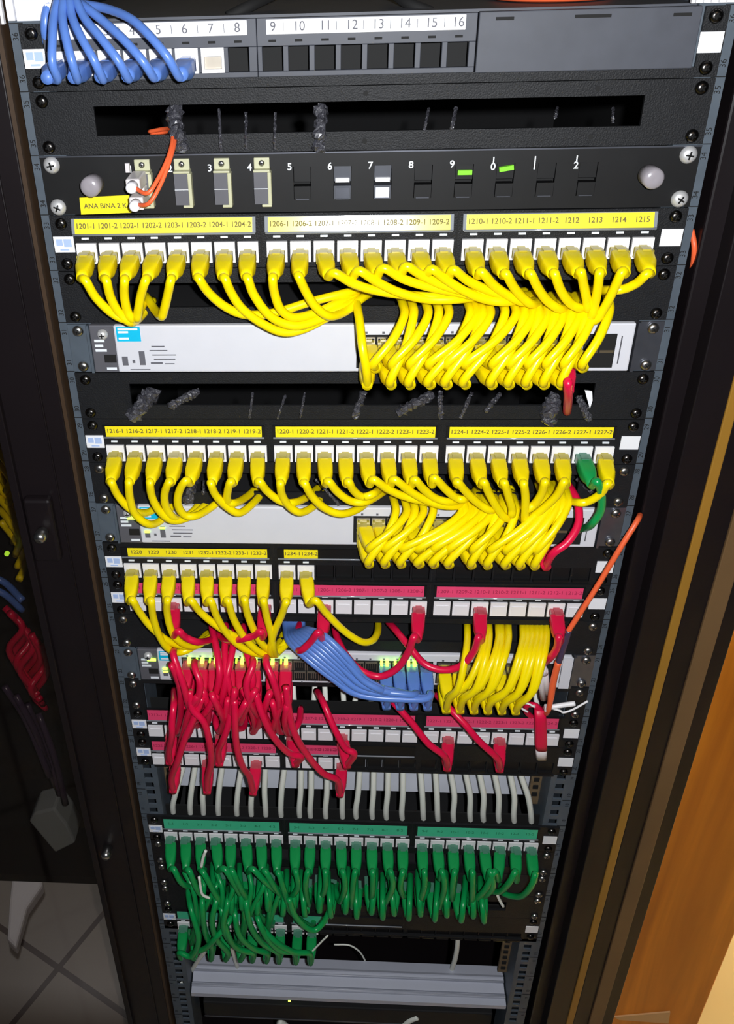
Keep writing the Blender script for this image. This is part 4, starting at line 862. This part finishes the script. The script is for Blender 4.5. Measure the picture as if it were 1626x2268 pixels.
# ---------------------------------------------------------------- right: orange fibre, white ties, hanging red cable
t = thing('fibre_cable', 'orange fibre cable running down the right side of the rack with dark sleeve', 'cable', at(1412, 1150, -.02))
o0 = t.location.copy()
MB().tube([q - o0 for q in spline([at(1418, 1140, .0), at(1410, 1156, -.012), at(1375, 1212, -.020), at(1325, 1295, -.024), at(1290, 1350, -.028), at(1256, 1402, -.03)])], 0.0026, 8).build('cord', 'orange', t, smooth=True)
MB().tube([q - o0 for q in spline([at(1260, 1396, -.03), at(1250, 1430, -.03), at(1236, 1472, -.03)])], 0.0031, 8).build('sleeve', 'sleeve', t, smooth=True, label='dark sleeve')
MB().tube([q - o0 for q in spline([at(1237, 1466, -.03), at(1226, 1510, -.03), at(1217, 1565, -.03), at(1210, 1580, -.02)])], [0.0034] * 12 + [0.0028] * 10, 8).build('cord', 'orange', t, smooth=True)
tag(MB().tube(spline([at(1532, 510, .012), at(1538, 545, .006), at(1536, 580, .008), at(1530, 608, .016)]), 0.0022, 8).build('fibre_cable', 'orange', smooth=True), 'bit of orange fibre bulging past the right post', 'cable')
t = thing('hanging_patch_cable', 'unplugged crimson cable hanging plug down over the upper pink panel', 'cable', at(1195, 1580, -.02)); o0 = t.location.copy()
def loft(pts, name, mt, par):
    P = [at(u, v, y) - o0 for u, v, y, w_, d_ in pts]; rings = []
    for p_, (u, v, y, w_, d_) in zip(P, pts):
        rings.append([(p_.x + math.copysign(abs(math.cos(a)) ** .6, math.cos(a)) * w_, p_.y + math.copysign(abs(math.sin(a)) ** .6, math.sin(a)) * d_, p_.z) for a in [6.28318 * i / 16 for i in range(16)]])
    MB().rings(rings).build(name, mt, par, smooth=True)
loft([(1196, 1570, -.016, .0055, .004), (1197, 1590, -.018, .0060, .005), (1198, 1620, -.018, .0062, .005), (1198, 1645, -.018, .0064, .005), (1199, 1658, -.018, .0060, .0045)], 'boot', 'redb', t)
loft([(1199, 1655, -.018, .0058, .004), (1199, 1679, -.018, .0058, .004)], 'plug', 'fibplug', t)
MB().tube([q - o0 for q in spline([at(1197, 1572, -.016), at(1185, 1562, -.016), at(1168, 1562, -.012), at(1165, 1575, -.004), at(1180, 1590, .0)])], 0.0030, 10).build('cord', 'red', t, smooth=True)
t = thing('cable_tie', 'white cable tie with long tails knotted around the orange fibre', 'cable tie', at(1212, 1568, -.026)); o0 = t.location.copy()
for i, (uv, r) in enumerate(((([1222, 1566], [1245, 1562], [1274, 1558]), .0026), (([1218, 1568], [1240, 1574], [1248, 1578], [1268, 1572], [1302, 1553]), .0011), (([1185, 1566], [1168, 1558], [1158, 1560], [1155, 1568], [1169, 1577]), .0011))):
    MB().tube([q - o0 for q in spline([at(a, b, -.030) for a, b in uv])], r, 8).build('tail', 'white', t, smooth=True)
MB().cbox((0, 0, 0), 0.006, 0.006, 0.006).build('lock_head', 'fibplug', t, bevel=0.001)
t = thing('white_connector', 'pair of white fibre connectors hanging beside the orange cable', 'connector', at(1200, 1525, -.026)); o0 = t.location.copy()
for uv, r in (([(1196, 1480), (1197, 1510), (1204, 1548)], .0034), ([(1206, 1482), (1209, 1505), (1211, 1535)], .0034), ([(1200, 1478), (1205, 1492)], .0046)):
    MB().tube([at(a, b, -.026) - o0 for a, b in uv], r, 8).build('body', 'fibplug', t, smooth=True)
tag(MB().quadprism([(p.x, p.z) for p in (at(1292, 858, .002), at(1308, 860, .002), at(1309, 880, .002), at(1303, 898, .002), at(1298, 880, .002))], -0.004, -0.0025).build('paper_scrap', 'paper'), 'white paper scrap in the slot under the uppermost switch', 'paper')

# ---------------------------------------------------------------- above the topmost panel
t = thing('rack_shelf', 'dark grey shelf above the topmost panel with bright metal corner brackets', 'shelf', (0, 0.004, 0.001))
MB().box(-0.2225, 0.2225, 0.002, 0.50, -0.002, 0).build('shelf_floor', 'grey', t)
m = MB(); m.box(-0.2413, -0.2060, -0.006, -0.003, 0.0005, 0.045); m.build('bracket', 'silver', t)
m = MB(); 
for x in (-0.2238, -0.2175): m.box(x - 0.0022, x + 0.0022, -0.0075, -0.006, 0.002, 0.011)
m.box(-0.2560, -0.2500, -0.008, -0.004, -0.001, 0.045); m.box(-0.2470, -0.2420, -0.008, -0.004, 0.001, 0.045); m.build('bracket_rib', 'white', t)
m = MB(); m.box(0.2150, 0.250, -0.006, -0.003, 0.0005, 0.045)
for j in range(6): m.box(0.2170 + j * 0.005, 0.2195 + j * 0.005, -0.009, -0.006, 0.001, 0.045)
m.build('bracket', 'white', t)
m = MB(); p0, p1 = at(1105, 22, .03), at(1390, 10, .03)
xc, rr = (p0.x + p1.x) / 2, (p1.x - p0.x) / 2
t = thing('orange_cable_coil', 'coil of orange fibre lying on the shelf above the topmost panel', 'cable coil', (xc, 0.03 + rr, 0.0015))
for j in range(5):
    r_ = rr - 0.003 - j * 0.0042
    MB().tube([(r_ * math.cos(a), r_ * math.sin(a), 0.0035 + (j % 2) * 0.004) for a in [6.28318 * i / 48 for i in range(49)]], 0.0033, 8).build('turn', 'orange', t, smooth=True)
m = MB(); m.rings([[(r_ * math.cos(6.28318 * i / 40), r_ * math.sin(6.28318 * i / 40), z) for i in range(40)] for r_, z in ((rr - .002, 0.001), (rr - .002, 0.007), (rr - 0.012, 0.012), (0.002, 0.014))]); m.build('coil_core', 'orange', t, smooth=True)
tag(MB().tube(spline([at(505, 38, .02), at(560, 10, .03), at(620, -20, .06)]), 0.004, 8).build('black_cable', 'hole', smooth=True), 'black cable rising behind the left white number band', 'cable')
tag(MB().tube(spline([at(955, 28, .02), at(900, 5, .03), at(860, -25, .06)]), 0.004, 8).build('black_cable', 'hole', smooth=True), 'black cable rising behind the right white number band', 'cable')

# ---------------------------------------------------------------- left: reflection of the rack in the glass, built as dim objects
t = thing('neighbouring_rack', 'dim neighbouring rack at the left edge of the picture', 'cabinet', (-0.5, 0.35, FL))
zr = L(at(100, 1884, .33).z)
MB().box(-0.6, 0.15, 0.03, 0.05, zr - 0.01, L(ZTOP)).build('back_panel', 'void', t)  # dark backing of the reflection stand-in
MB().box(-0.6, 0.15, -0.07, 0.03, zr - 0.02, zr).build('bottom_rail', 'frame', t)
def glass():
    m = bpy.data.materials.new('smoked_glass'); m.use_nodes = True; n = m.node_tree.nodes; l = m.node_tree.links; n.clear()
    o = n.new('ShaderNodeOutputMaterial'); mx = n.new('ShaderNodeMixShader'); tr = n.new('ShaderNodeBsdfTransparent'); gl = n.new('ShaderNodeBsdfGlossy')
    tr.inputs[0].default_value = (0.78, 0.74, 0.72, 1); gl.inputs['Roughness'].default_value = 0.05; gl.inputs['Color'].default_value = (0.8, 0.8, 0.8, 1); mx.inputs[0].default_value = 0.04
    l.new(tr.outputs[0], mx.inputs[1]); l.new(gl.outputs[0], mx.inputs[2]); l.new(mx.outputs[0], o.inputs[0]); return m
M['glass'] = glass()
t = thing('glass_door', 'smoked glass door left of the dark cabinet frame, cables dimly seen through', 'door', (-0.6, 0.0, FL))
MB().box(-0.5, 0.285, 0.0, 0.004, 0.02, L(ZTOP)).build('glass_pane', 'glass', t)
def standin_cable(key, uv, lab, grp, y=.25, r=.005):
    tag(MB().tube(spline([at(u, v, y + rnd.uniform(-.02, .02)) for u, v in uv], 5), r, 8).build('hanging_cable', key, smooth=True), lab, 'cable', grp)
for i in range(9):
    standin_cable('yellow', [(-30 + i * 4, 930 + i * 28), (5 + i * 4, 960 + i * 30), (30 + i * 3, 1010 + i * 30), (10 + i * 4, 1060 + i * 28)], 'dim yellow cable in the neighbouring rack, %s from the top' % ORD[i + 1], 'dim yellow cables of the neighbouring rack')
for i in range(2): standin_cable('blue', [(-40, 1270 + i * 26), (10, 1290 + i * 26), (50, 1330 + i * 22)], 'dim blue cable in the neighbouring rack, %s from the top' % ORD[i + 1], 'dim blue cables of the neighbouring rack')
for i in range(8): standin_cable('red', [(10 + i * 12, 1345 + i * 12), (50 + i * 8, 1390 + i * 14), (20 + i * 8, 1440 + i * 14), (60 + i * 6, 1500 + i * 10)], 'dim crimson cable in the neighbouring rack, %s from the top' % ORD[i + 1], 'dim crimson cables of the neighbouring rack')
for i in range(4): standin_cable('sleeve', [(10 + i * 25, 1520 + i * 20), (60 + i * 20, 1600 + i * 25), (110 + i * 12, 1720 + i * 20)], 'dark cable under the crimson ones of the neighbouring rack, %s from the left' % ORD[i + 1], 'dark cables of the neighbouring rack')
p = at(16, 1225, .22); tag(MB().lathe([(-.003, .003), (.001, .003)], tuple(p)).build('indicator_light', 'ledd'), 'tiny green light in the neighbouring rack', 'light')
def atz(u, v, z):
    d = ROT @ Vector(((u - CX) / F, -(v - CY) / F, -1.0)); return CAM + d * ((z - CAM.z) / d.z)
def slab(name, uvs, z, h, mt, lab, cat, bev=0.01):
    P = [atz(u, v, z) for u, v in uvs]; n = len(P); m = MB()
    m._add([(q.x, q.y, z) for q in P] + [(q.x, q.y, z - h) for q in P], [tuple(range(n)), tuple(range(2 * n - 1, n - 1, -1))] + [(i, i + n, (i + 1) % n + n, (i + 1) % n) for i in range(n)])
    tag(m.build(name, mt, bevel=bev), lab, cat)
P = [at(u, v, .30) for u, v in [(66, 1815), (76, 1797), (122, 1786), (150, 1822), (168, 1862), (124, 1884)]]
tag(MB().quadprism([(q.x, q.z) for q in P][::-1], .295, .345).build('plastic_box', 'teal', bevel=0.004), 'pale grey-green box at the foot of the neighbouring rack, lower left', 'box')
slab('crumpled_paper', [(30, 1905), (85, 1910), (95, 1960), (60, 2010), (35, 2100), (15, 2080), (20, 2000)], FL + .03, .03, 'paper', 'white crumpled sheet on the tiled floor at the lower left', 'paper', .006)
